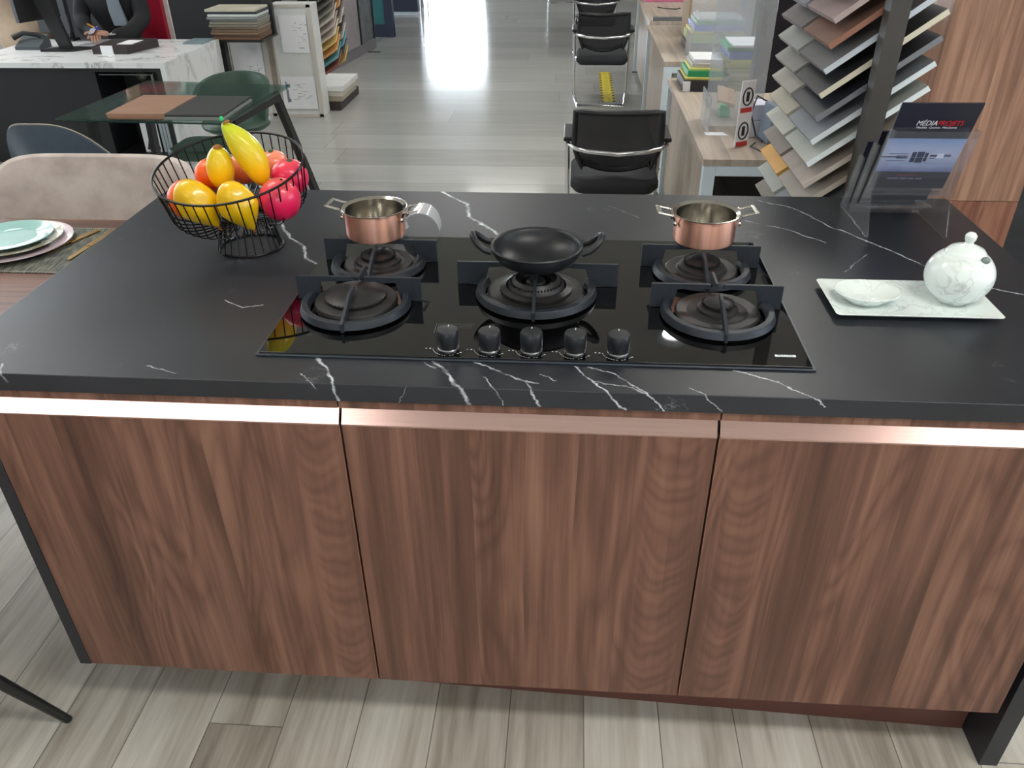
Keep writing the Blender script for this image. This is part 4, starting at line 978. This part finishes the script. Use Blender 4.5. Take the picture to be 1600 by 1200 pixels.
# dark backdrop wall behind desk, frames
struct('wall_partition', MB().box(-4.6, -2.35, 5.9, 6.0, 0, 3.0), dark_paint)
t = thing('display_stand', (-2.3, 5.0, 0), 'dark metal display stand carrying a stack of sample boards', 'display stand')
put('shelf', MB().box(-2.52, -2.14, 4.86, 5.2, .60, .615), black_metal, t)
put('post', MB().box(-2.215, -2.145, 5.165, 5.20, .6155, 1.6), dark_metal, t)
put('post', MB().box(-2.50, -2.44, 4.90, 4.96, 0, .60), dark_metal, t)
sc = [(118, 88, 66), (104, 80, 62), (128, 104, 82), (112, 92, 76), (134, 118, 100), (124, 116, 104), (140, 134, 122), (128, 130, 126), (134, 140, 138), (210, 218, 216), (60, 66, 72), (196, 192, 176)]
nm = ['chestnut', 'brown', 'oak', 'umber', 'sand', 'taupe', 'stone', 'grey', 'pale grey', 'white', 'slate', 'cream marbled']
od = ['lowest', 'second from the bottom', 'third from the bottom', 'fourth from the bottom', 'fifth from the bottom', 'sixth from the bottom', 'seventh from the bottom', 'eighth from the bottom', 'ninth from the bottom', 'third from the top', 'second from the top', 'topmost']
z = .6155
for k, c in enumerate(sc):
    dx = .008*math.sin(k*2.1)
    h = .0165
    o = put('laminate_sample', MB().box(-2.50+dx-.0015*k, -2.165+dx*.4, 4.88+dx, 5.15, z, z+h-.0015), pm('stack_%d' % k, c, .5, var=.06), bevel=.001)
    tag(o, '%s laminate sample, %s in the stack behind the marble desk' % (nm[k], od[k]), 'laminate sample', 'stacked laminate samples'); z += h

# wrapped white boxes with paper sheets
wrap = pm('plastic_wrap', (214, 217, 216), .3, var=.05, scale=9, bump=.6); wedge = pm('wrap_edge', (196, 192, 184), .5, var=.04)
def wrapped(x0, x1, y0, y1, h, label, sheets, grp='white wrapped panel boxes'):
    t = thing('wrapped_box', ((x0+x1)/2, (y0+y1)/2, 0), label, 'wrapped box', grp)
    put('box', MB().box(x0, x1, y0, y1, 0, h), wrap, t, bevel=.004)
    put('rim', MB().box(x0-.006, x0+.008, y0-.008, y0, 0, h).box(x1-.03, x1+.004, y0-.008, y0, 0, h).box(x0, x1, y0-.008, y0, h-.02, h).box(x0, x1, y0-.008, y0, 0, .02), wedge, t)
    for (a, b2, z0, z1, marks) in sheets:
        s_ = put('paper_sheet', MB().box(a, b2, y0-.0115, y0-.009, z0, z1), paper, t)
        mk = MB()
        for (u, v, w_, h_) in marks: mk.box(a+(b2-a)*u, a+(b2-a)*(u+w_), y0-.0122, y0-.0116, z0+(z1-z0)*v, z0+(z1-z0)*(v+h_))
        put('printing', mk, pm('print_grey', (120, 128, 150), .6, var=.3, scale=80), s_)
    return t
rng_ = random.Random(3)
mk1 = [(.45+.08*i*0+rng_.random()*.5, .25+rng_.random()*.55, .03+rng_.random()*.06, .008) for i in range(26)]+[(.62, .12, .2, .02)]
mk2 = [(.15+rng_.random()*.7, .1+rng_.random()*.3, .02+rng_.random()*.08, .01) for i in range(14)]+[(.78, .32, .03, .015), (.78, .24, .03, .015), (.78, .17, .03, .015)]
mk3 = [(.12, .2, .04, .65), (.16, .22, .07, .1), (.16, .3, .03, .3), (.16, .68, .09, .1)]+[(.3+rng_.random()*.5, .25+rng_.random()*.6, .04+rng_.random()*.12, .01) for i in range(16)]
wrapped(-2.20, -1.885, 5.24, 5.42, .80, 'tall white wrapped box with printed sheets, beside the aisle', [(-2.13, -1.925, .47, .73, mk1), (-2.185, -1.92, .06, .30, mk3)])
wrapped(-2.56, -2.265, 5.26, 5.40, .635, 'shorter white wrapped box with one large sheet, left of the tall one', [(-2.545, -2.305, .28, .575, mk2)])
tag(put('cardboard_sheet', MB().box(-2.262, -2.21, 5.26, 5.6, 0, .70), pm('kraft_grey', (168, 160, 148), .6)), 'beige cardboard panel standing between the two wrapped boxes', 'panel')
tag(put('notice_sheet', MB().box(-2.64, -2.565, 5.30, 5.303, .36, .60), pm('notice_pale', (170, 186, 196), .6)), 'pale blue notice sheet beside the shorter wrapped box', 'sheet')

# slabs on a dark base on the floor
t = tag(put('floor_riser', MB().box(-2.05, -1.80, 5.44, 6.05, 0, .065), pm('base_dark', (58, 52, 52), .5)), 'low dark base on the floor under the marble slabs', 'base')
for k, c in enumerate(((176, 166, 146), (200, 196, 184), (222, 224, 224))):
    o = put('marble_slab', MB().box(-2.02+.0*k, -1.79+.012*k, 5.46-.012*k, 5.94, .0655+.041*k, .105+.041*k), pm('slab_%d' % k, c, .35, var=.06, scale=6), bevel=.002)
    tag(o, ['beige stone slab, lowest of the three by the aisle', 'cream stone slab in the middle of the three by the aisle', 'white marbled slab on top of the three by the aisle'][k], 'stone slab', 'stone slabs by the aisle')

# small sample rack beyond the tall wrapped box
t = thing('sample_rack', (-2.05, 6.2, 0), 'black rack of fanned colour samples behind the tall wrapped box', 'sample rack')
put('rack_frame', MB().box(-2.22, -2.19, 6.0, 6.03, 0, 1.2).box(-2.22, -2.19, 6.4, 6.43, 0, 1.2).box(-2.25, -1.95, 5.98, 6.45, 0, .02).box(-2.2, -2.17, 6.0, 6.4, .1, 1.15), black_metal, t)
cs = [(150, 96, 84), (110, 168, 180), (226, 170, 110), (220, 190, 120), (216, 206, 190), (190, 176, 172), (200, 196, 186), (140, 138, 130), (110, 108, 104), (96, 96, 96), (120, 118, 112), (80, 80, 82)]
cn = ['terracotta', 'pale blue', 'apricot', 'yellow', 'cream', 'mauve grey', 'off-white', 'dark stone', 'dim grey', 'graphite', 'pebble', 'charcoal']
for k in range(12):
    zz = .22+k*.062
    for j in range(2):
        c = cs[k] if j == 0 else cs[(k*5+3) % 12]; n_ = cn[k] if j == 0 else cn[(k*5+3) % 12]
        y0 = 6.0+j*.22
        U = Vector((math.cos(.55), 0, math.sin(.55)))
        o = put('colour_sample', MB().obox(Vector((-2.05, y0+.1, zz)), U*.125, Vector((0, .075, .050)), U.cross(Vector((0, .83, .55)))*.004), pm('fan_%s' % n_.replace(' ', '_'), c, .5, var=.04), origin=(-2.05, y0+.1, zz-.07))
        tag(o, '%s colour sample, level %s, %s column of small rack' % (n_, ['one', 'two', 'three', 'four', 'five', 'six', 'seven', 'eight', 'nine', 'ten', 'eleven', 'twelve'][k]+' from the bottom', ['near', 'far'][j]), 'colour sample', 'samples in the small rack')

# glass partition along the left side of the aisle
gp = thing('glass_partition', (-2.2, 7.6, 0), 'glazed partition with slim grey frame along the left of the aisle', 'partition')
def along(u, z, off=0):  # wall line from (-2.30,6.75) to (-2.14,8.35)
    return Vector((-2.34+.18*u+off, 6.6+1.72*u, z))
fg = pm('frame_grey', (120, 118, 124), .4)
put('bottom_rail', MB().obox(along(.5, .05), (along(1, 0)-along(0, 0))/2, (.02, 0, 0), (0, 0, .05)), fg, gp)
put('pane', MB().obox(along(.37, 1.2), (along(.74, 0)-along(0, 0))/2, (.005, 0, 0), (0, 0, 1.1)), thin('frosted_pane', (180, 176, 180), .25, haze=(176, 168, 174)), gp)
put('pane', MB().obox(along(.87, 1.2), (along(.24, 0)-along(0, 0))/2, (.005, 0, 0), (0, 0, 1.1)), thin('clear_pane', (170, 176, 182), .6, haze=(150, 156, 162)), gp)
for u in (.745, .995): put('mullion', MB().obox(along(u, 1.2), (0, .012, 0), (.018, 0, 0), (0, 0, 1.2)), black_metal, gp)
put('foot', MB().box(-2.19, -2.04, 8.02, 8.05, 0, .008), dark_metal, gp)
t = thing('door_frame', (-2.2, 9.2, 0), 'open dark navy door frame with teal glass at the far left', 'door frame')
nv = pm('navy_paint', (38, 46, 66), .5)
put('frame', MB().box(-2.18, -2.08, 9.0, 9.1, 0, 2.2).box(-2.50, -2.08, 9.02, 9.08, 0, .14), nv, t)
put('glass', MB().box(-2.5, -2.18, 9.04, 9.06, .14, 2.2), pm('teal_glass', (70, 130, 132), .2, trans=.3), t)
t = thing('storage_cabinet', (-2.35, 11.0, 0), 'dark navy cabinet with a pale plinth at the far end of the aisle', 'cabinet')
put('body', MB().box(-2.62, -2.12, 10.9, 11.4, .04, 1.2), nv, t)
put('plinth', MB().box(-2.62, -2.12, 10.92, 11.4, 0, .04), white_metal, t)
put('side_rail', MB().tube([(-2.08, 10.9, .0), (-2.08, 10.9, 1.1)], .015, 8).tube([(-1.98, 10.9, .0), (-1.98, 10.9, 1.1)], .012, 8), chrome, t)

# ------------------------------------------------------------------ visitor chairs on the aisle
mesh_m = pm('chair_mesh', (26, 27, 33), .6, var=.1, alpha=.76)
cush = pm('chair_cushion', (30, 32, 37), .75, var=.1, scale=40)
def visitor_chair(cx, y0, label):
    """y0 = rearmost line (camera side); the sitter looks away from the camera"""
    t = thing('visitor_chair', (cx, y0+.25, 0), label, 'chair', 'black mesh visitor chairs along the aisle')
    hw = .218; r = .0105
    fr_ = [(cx-.185, y0+.02, r), (cx-hw, y0+.42, r), (cx-hw, y0+.45, .03), (cx-hw-.004, y0+.40, .40), (cx-hw-.006, y0+.37, .525), (cx-hw-.006, y0+.30, .535), (cx-hw-.004, y0+.09, .535), (cx-hw+.03, y0+.035, .53), (cx-hw+.09, y0+.01, .522)]
    mir = [(2*cx-x, y, z) for x, y, z in fr_[::-1]]
    put('frame', MB().tube(fr_+[(cx, y0-.005, .515)]+mir, r, 10, closed=True), chrome, t)
    for s in (-1, 1):
        put('armrest', MB().box(cx+s*hw-.024, cx+s*hw+.024, y0+.08, y0+.32, .545, .566), black_plastic, t, bevel=.006)
    # backrest: curved, slightly reclined
    def back(u, v, off=0):
        z = .400+.265*v; wd = (.150+.045*min(1, v*2.2)-.012*v) if v < .45 else (.195-.008*(v-.45))
        return Vector((cx+wd*u, y0+.052+.055*u*u*-1+.045-.045*v+off+.055, z-.02*u*u*(0 if v > .5 else (.5-v)*3.5)*0+(.02*(u*u) if v > .9 else (-.0))+(.05*u*u if v < .1 else 0)))
    g = [[back(-1+2*i/16, j/10) for j in range(11)] for i in range(17)]
    put('backrest_mesh', MB().sheet(g, (0, .004, 0)), mesh_m, t)
    loop = [g[i][0] for i in range(17)]+[g[16][j] for j in range(1, 11)]+[g[i][10] for i in range(15, -1, -1)]+[g[0][j] for j in range(9, 0, -1)]
    put('backrest_frame', MB().tube(loop, .013, 8, closed=True), black_plastic, t)
    st_ = []
    rr = roundrect(.205, .20, .06)
    cyy = y0+.28
    put('seat', loft(MB(), [[(cx+x*.9, cyy+y*.92, .30) for x, y in rr], [(cx+x, cyy+y, .325) for x, y in rr], [(cx+x, cyy+y, .352) for x, y in rr], [(cx+x*.93, cyy+y*.93, .372) for x, y in rr]]), cush, t)
    return t
visitor_chair(.262, 2.52, 'black mesh visitor chair nearest the island, its seat hidden')
visitor_chair(.278, 5.62, 'black mesh visitor chair with chrome frame, in the middle of the row')
visitor_chair(.262, 7.62, 'black mesh visitor chair cut by the top of the picture')
visitor_chair(-.15, 12.1, 'chrome-legged chair at the far end of the aisle')
# floor marking tape
m, N, L, b = newmat('hazard_tape')
tc = N.new('ShaderNodeTexCoord'); sp = N.new('ShaderNodeSeparateXYZ'); L.new(tc.outputs['Object'], sp.inputs[0])
ax_ = mth(N, L, 'ABSOLUTE', sp.outputs[0])
edge = mth(N, L, 'GREATER_THAN', ax_, .036)
st_ = mth(N, L, 'LESS_THAN', mth(N, L, 'FRACT', mth(N, L, 'MULTIPLY', sp.outputs[1], 10)), .5)
mid = mth(N, L, 'LESS_THAN', ax_, .022); txt = mth(N, L, 'GREATER_THAN', noi(N, L, tc.outputs['Object'], 40, 1), .54)
f = mth(N, L, 'MAXIMUM', mth(N, L, 'MULTIPLY', edge, st_), mth(N, L, 'MULTIPLY', mth(N, L, 'MULTIPLY', mid, txt), .35))
L.new(mixc(N, L, f, lin((224, 205, 60)), lin((50, 48, 40))), b.inputs['Base Color']); b.inputs['Roughness'].default_value = .4
tag(put('floor_tape', MB().box(.292, .405, 5.80, 7.02, 0.0003, .0012), m, origin=(.3485, 6.4, 0)), 'yellow and black striped distance marking stuck on the aisle floor', 'floor sticker')
tag(put('floor_tape', MB().box(.26, .375, 3.15, 4.35, 0.0003, .0012), m, origin=(.3175, 3.75, 0)), 'yellow and black floor marking seen through the near chair\'s mesh back', 'floor sticker')

# ------------------------------------------------------------------ office desks (right)
def office_desk(x0, x1, y0, y1, label):
    t = thing('office_desk', ((x0+x1)/2, (y0+y1)/2, 0), label, 'desk', 'beige office desks on white metal legs')
    put('desktop', MB().box(x0, x1, y0, y1, .615, .64), beige_wood, t, bevel=.001)
    put('modesty_panel', MB().box(x0+.025, x0+.043, y0+.06, y1-.06, .05, .605), beige_front, t)
    for y in (y0+.002, y1-.047):
        put('leg_frame', MB().box(x0+.004, x0+.05, y, y+.045, 0, .6145).box(x1-.05, x1-.004, y, y+.045, 0, .6145).box(x0+.05, x1-.05, y, y+.045, .575, .6145), white_metal, t, bevel=.002)
        put('foot_pad', MB().box(x0-.004, x0+.055, y-.004, y+.05, 0.0, .008), black_plastic, t)
    return t
office_desk(.560, 1.22, 2.03, 3.52, 'beige wood office desk nearest the island, with white legs')
office_desk(.585, 1.22, 3.98, 5.38, 'beige wood office desk in the middle of the row')
office_desk(.615, 1.22, 5.56, 7.06, 'beige wood office desk farthest away, under the pink box')
# acrylic screens
def screen(x0, x1, y, z1, label):
    t = thing('acrylic_screen', ((x0+x1)/2, y, .64), label, 'screen', 'clear acrylic counter screens')
    scm = MC.get('screen_acrylic') or thin('screen_acrylic', (240, 243, 246), .74)
    put('pane', MB().box(x0, x1, y-.002, y+.002, .6403, z1), scm, t)
    put('foot', MB().box(x0, x0+.004, y-.12, y+.12, .6403, .78), scm, t)
    return t
screen(.622, .86, 2.52, 1.30, 'clear acrylic screen on the nearest office desk')
t2 = screen(.735, 1.10, 4.15, 1.35, 'clear acrylic screen on the middle office desk')
# sign stand (white folded card with pictograms)
t = thing('sign_card', (.72, 2.2, .64), 'white folded card with black ring symbols and red bars on the nearest desk', 'sign')
put('card', MB().bar((.700, 2.20, .765), (.758, 2.235, .765), .004, .248), paper, t)
dv = Vector((.058, .035, 0)).normalized(); nv_ = Vector((dv.y, -dv.x, 0))
for zc in (.70, .83):
    c = Vector((.729, 2.2175, zc))+nv_*.003
    sg = MB(); sr_ = MB(); sg.tube([c+dv*.023*math.cos(2*PI*k/24)+Vector((0, 0, .032*math.sin(2*PI*k/24))) for k in range(24)], .003, 6, closed=True); sg.obox(c, dv*.007, nv_*.0008, (0, 0, .018))
    sr_.obox(c-Vector((0, 0, .050)), dv*.028, nv_*.0008, (0, 0, .009))
    put('ring_symbol', sg, black_plastic, t); put('red_bar', sr_, pm('sign_red', (200, 60, 60), .5), t)
# papers, binders on the nearest desk
t = thing('paper_card', (.66, 2.39, .64), 'small white card lying on the nearest office desk', 'card')
put('sheet', MB().prism([(.612, 2.37), (.705, 2.37), (.69, 2.42), (.612, 2.42)], (0, 0, .6402), (1, 0, 0), (0, 1, 0), (0, 0, .001)), paper, t)
cols = [('black', (34, 36, 40)), ('yellow', (220, 208, 110)), ('green', (40, 150, 100)), ('pale yellow', (214, 210, 120)), ('grey', (190, 190, 186)), ('silver', (214, 216, 218))]
z = .6403; hs = [.055, .012, .028, .012, .02, .018]; oo = ['lowest', 'second from the bottom', 'third from the bottom', 'third from the top', 'second from the top', 'topmost']
for k, (n_, c) in enumerate(cols):
    x0 = .605+.010*k
    o = put('binder', MB().prism([(x0, 3.19+.01*k), (.80-.006*(k % 2), 3.17+.01*k), (.81, 3.44), (x0-.008+.005, 3.45)], (0, 0, z), (1, 0, 0), (0, 1, 0), (0, 0, hs[k]-.001)), pm('bind_'+n_.replace(' ', '_'), c, .4), bevel=.001)
    tag(o, '%s folder, %s in small pile on the nearest desk' % (n_, oo[k]), 'folder', 'folders piled on the nearest desk'); z += hs[k]
tag(put('label_card', MB().box(.6045, .640, 3.184, 3.1875, .642, .69), paper), 'white label on the black binder of the small pile', 'label')
cols2 = [('dull green', (150, 156, 112)), ('grey-green', (158, 164, 130)), ('olive', (166, 170, 122)), ('cream', (196, 194, 160)), ('pale olive', (170, 176, 124)), ('lime', (190, 196, 104)), ('yellow-green', (206, 204, 110)), ('blue', (30, 96, 190)), ('bright green', (20, 150, 90)), ('white', (226, 230, 234))]
hh = [.024, .02, .024, .018, .022, .022, .018, .036, .02, .012]; z = .6403
for k, (n_, c) in enumerate(cols2):
    x0 = .83-.012*(k % 3)-(.10 if k == 7 else 0)*0
    o = put('file_folder', MB().box(x0-.10*(k > 3)*0, 1.12-.01*(k % 2), 3.20+.008*(k % 3), 3.46, z, z+hh[k]-.001), pm('file_'+n_.replace(' ', '_').replace('-', '_'), c, .45), bevel=.0015)
    tag(o, '%s file folder, layer %s in pile behind acrylic screen' % (n_, ['one', 'two', 'three', 'four', 'five', 'six', 'seven', 'eight', 'nine', 'ten'][k]+' counted upwards'), 'folder', 'files piled behind the acrylic screen'); z += hh[k]
# files on the middle desk
z = .6403
for k, (n_, c, h) in enumerate([('dark grey', (60, 62, 70), .05), ('green-edged', (160, 180, 110), .05), ('yellow', (222, 206, 90), .02), ('royal blue', (24, 90, 190), .035), ('emerald', (16, 150, 90), .02), ('pale grey', (190, 196, 198), .014)]):
    o = put('file_box', MB().box(.745+.012*k, 1.08, 4.28+.01*(k % 3), 4.60, z, z+h-.001), pm('fb_'+n_.replace(' ', '_').replace('-', '_'), c, .4), bevel=.0015)
    tag(o, '%s file, %s in the pile on the middle desk' % (n_, ['lowest', 'second from the bottom', 'third from the bottom', 'third from the top', 'second from the top', 'topmost'][k]), 'file', 'files on the middle desk'); z += h
tag(put('cardboard_box', MB().box(.80, 1.12, 4.75, 5.1, .6403, .90), pm('cardboard', (150, 124, 92), .7)), 'brown cardboard box on the middle desk', 'box')
tag(put('file_tray', MB().box(.64, .93, 5.585, 5.63, .6403, .665), pm('tray_grey', (120, 122, 124), .35, .6)), 'grey metal strip with a white catch on the edge of the farthest desk', 'cable tray')
t = thing('pink_box', (.82, 6.9, .64), 'pink box with a white lid at the end of the farthest desk', 'box')
put('box', MB().box(.655, 1.05, 6.72, 7.0, .6403, .70), pm('pink_card', (196, 110, 140), .5), t)
put('lid', MB().box(.65, 1.055, 6.71, 7.01, .701, .716), paper, t)
tag(put('cable', MB().tube([(.74, 6.35, .645), (.79, 6.25, .646), (.88, 6.22, .646), (.92, 6.28, .646)], .004, 6), black_plastic), 'thin black cable looped on the farthest desk', 'cable')
# sponge / letter stack
t = thing('card_holder', (.74, 2.72, .64), 'small green plastic card holder with brown envelopes in it', 'card holder')
put('holder', MB().box(.712, .760, 2.68, 2.74, .6403, .665).box(.714, .756, 2.69, 2.735, .668, .69), pm('mint_plastic', (60, 190, 130), .35), t, bevel=.002)
put('envelopes', MB().obox((.745, 2.76, .712), (.030, -.045, .0), (.006, .06, .02), (0, -.002, .008)), pm('envelope', (176, 140, 104), .6), t)
t = thing('computer_monitor', (.97, 2.75, .64), 'large black monitor back on the nearest office desk', 'monitor')
put('screen', MB().obox((1.03, 2.75, .93), (.20, .06, 0), (-.006, .016, 0), (0, 0, .19)), pm('monitor_back', (28, 32, 44), .5), t, bevel=.006)
put('stand', MB().box(1.0, 1.06, 2.76, 2.80, .65, .80).box(.93, 1.13, 2.70, 2.86, .6403, .652), black_plastic, t)
t = thing('router', (.86, 2.28, .64), 'grey network box on end with black cables on the nearest desk', 'router')
put('body', MB().obox((.865, 2.30, .715), (.035, .01, 0), (-.01, .045, 0), (.006, 0, .072)), pm('router_grey', (120, 134, 148), .45), t, bevel=.003)
put('cable', MB().tube([(.86, 2.36, .77), (.80, 2.37, .80), (.775, 2.33, .74), (.80, 2.30, .66), (.82, 2.26, .648)], .004, 8).tube([(.79, 2.24, .648), (.76, 2.18, .650), (.80, 2.10, .646), (.86, 2.045, .646)], .003, 8), black_plastic, t)
for k in range(2):
    tag(put('paper_bundle', MB().obox((.815+.0*k, 2.42-.105*k*0, .672+.062*k), (.045, .01, 0), (-.01, .07-.02*k, .0), (.0, 0, .030)), pm('bundle_%d' % k, (206-8*k, 206-6*k, 218), .6)), ['lower pale paper bundle behind the sign card', 'upper pale paper bundle behind the sign card'][k], 'papers', 'loose paper bundles')
tag(put('storage_bin', MB().box(.72, 1.2, 2.25, 2.7, .0, .42), pm('bin_dark', (26, 34, 34), .5)), 'dark box stored under the nearest office desk', 'box')
tag(put('tray', MB().box(.80, 1.15, 2.16, 2.24, .36, .40), pm('bin_green', (30, 72, 62), .5)), 'dark green tray stored under the nearest office desk', 'tray')

# ------------------------------------------------------------------ sample tower (right)
TS = .85  # the tower stands a little nearer than the desks, between them and the island
def tp(x, y, z): return (.0581+(x-.0581)*TS, -1.0208+(y+1.0208)*TS, 1.5361+(z-1.5361)*TS)
def tbox(x0, x1, y0, y1, z0, z1):
    a, b = tp(x0, y0, z0), tp(x1, y1, z1); return MB().box(a[0], b[0], a[1], b[1], max(0, a[2]), b[2])
TA = math.radians(36.9); ca, sa = math.cos(TA), math.sin(TA)
near_cols = [((150, 132, 130), (178, 160, 156), 'taupe'), ((120, 90, 76), (150, 104, 84), 'copper-brown'), ((104, 102, 104), (196, 204, 212), 'grey with a white edge'), ((44, 44, 46), (214, 208, 186), 'glossy black with a cream edge'), ((40, 42, 50), (120, 124, 130), 'black with a grey edge'), ((128, 132, 138), (214, 222, 228), 'mid grey with a white edge'), ((168, 172, 164), (222, 232, 236), 'pale green-grey'), ((154, 142, 134), (198, 190, 180), 'beige marbled'), ((150, 142, 132), (184, 176, 164), 'sand'), ((120, 124, 132), (170, 176, 184), 'slate grey')]
far_cols = [((128, 130, 136), 'grey'), ((110, 104, 104), 'dark taupe'), ((150, 152, 148), 'silver grey'), ((136, 134, 130), 'stone'), ((160, 156, 146), 'cream grey'), ((172, 166, 150), 'cream'), ((176, 178, 168), 'ivory'), ((126, 116, 110), 'mocha'), ((212, 160, 72), 'mustard'), ((156, 162, 156), 'sage grey')]
lv = ['topmost', 'second from the top', 'third from the top', 'fourth from the top', 'fifth from the top', 'fifth from the bottom', 'fourth from the bottom', 'third from the bottom', 'second from the bottom', 'lowest']
tw = thing('display_tower', (.85, 1.45, 0), 'tall dark grey post of the display tower that carries tilted sample boards', 'display stand')
gm = pm('tower_metal', (70, 68, 64), .5, .3)
put('post', tbox(.952, 1.008, 1.530, 1.585, -.3, 2.0), gm, tw)
put('post', tbox(.952, 1.008, 2.275, 2.32, -.3, 2.0), gm, tw)
put('foot', MB().box(.68, 1.02, 1.10, 1.86, 0.0, .02), gm, tw)
rail = MB()
for k in range(14):
    zf = 1.187+2*.0715-.0715*k-.02
    for yy in (1.70, 1.86, 2.02, 2.18):
        pass
    for yy in (1.66, 1.88, 2.02, 2.20):
        c = Vector(tp(.817, yy, zf))
        rail.bar(c+Vector((.02*ca, 0, .02*sa-.004)), c+Vector((.10*ca, 0, .10*sa-.004)), .012, .004)
        rail.bar(c+Vector((.10*ca, 0, .10*sa-.004)), Vector((tp(.965, 0, 0)[0], c.y, c.z+.10*sa+.030)), .010, .004)
put('bracket', rail, black_metal, tw)
for k in range(-2, 11):
    zf = 1.187-.0715*k
    for j in range(2):
        kk = min(9, max(0, k))
        if j == 0:
            top, edgec, n_ = near_cols[kk]
            if k == -2: top, edgec, n_ = (90, 92, 96), (150, 152, 156), 'steel grey'
            if k == -1: top, edgec, n_ = (176, 168, 160), (206, 200, 192), 'pale beige'
            if k == 10: top, edgec, n_ = (100, 100, 104), (140, 140, 144), 'dim grey'
        else:
            top, n_ = far_cols[kk]; edgec = tuple(min(255, v+26) for v in top)
            if k == -2: top, n_ = (84, 100, 130), 'blue-grey'
            if k == -1: top, n_ = (60, 80, 112), 'navy'
            if k == 10: top, n_ = (120, 112, 104), 'drab'
        y0, y1 = (1.60, 1.915) if j == 0 else (1.945, 2.255)
        U = Vector((ca, 0, sa)); Nn = Vector((-sa, 0, ca)); o_ = Vector(tp(.817, (y0+y1)/2, zf)); hy = (y1-y0)/2*TS
        lname = {-2: 'thirteenth', -1: 'twelfth', 0: 'eleventh', 1: 'tenth', 2: 'ninth', 3: 'eighth', 4: 'seventh', 5: 'sixth', 6: 'fifth', 7: 'fourth', 8: 'third', 9: 'second', 10: 'first'}[k]
        t = thing('sample_board', o_, '%s tilted board, %s from bottom, %s column of tower' % (n_, lname, ['near', 'far'][j]), 'sample board', 'tilted boards on the display tower')
        mtop = pm('bd_%d_%d' % (k+2, j), top, .35 if 'black' in n_ else .5, var=.10 if 'marbled' in n_ else .04, scale=14)
        medge = pm('be_%d_%d' % (k+2, j), edgec, .5)
        put('board', MB().obox(o_+U*.171-Nn*.007, U*.171, (0, hy-.001, 0), Nn*.007), mtop, t)
        put('edge_band', MB().obox(o_+U*.171-Nn*.007+Vector((0, -hy, 0)), U*.171, (0, .0010, 0), Nn*.0072), medge, t)

# ------------------------------------------------------------------ tall walnut unit and dark unit (right)
t = thing('tall_cabinet', (1.44, 2.1, 0), 'tall walnut cabinet end standing right behind the island', 'cabinet')
put('side_panel', MB().box(1.2365, 1.63, 1.80, 2.6, .572, 2.2), wal_r, t)
put('lower_panel', MB().box(1.2365, 1.63, 1.80, 2.6, 0, .570), walnut('walnut_low', seed=9., stops=[(.28, (96, 58, 46)), (.42, (124, 80, 64)), (.50, (146, 98, 78)), (.64, (160, 114, 92))], stave=.12), t)
t = thing('tall_cabinet', (2.2, 2.2, 0), 'dark grey veined cabinet at the right edge beyond the walnut one', 'cabinet')
put('body', MB().box(1.634, 2.8, 1.83, 2.6, 0, 2.2), pm('dark_veined', (40, 42, 46), .35, var=.35, scale=5, stretch=(1, 1, 5)), t)
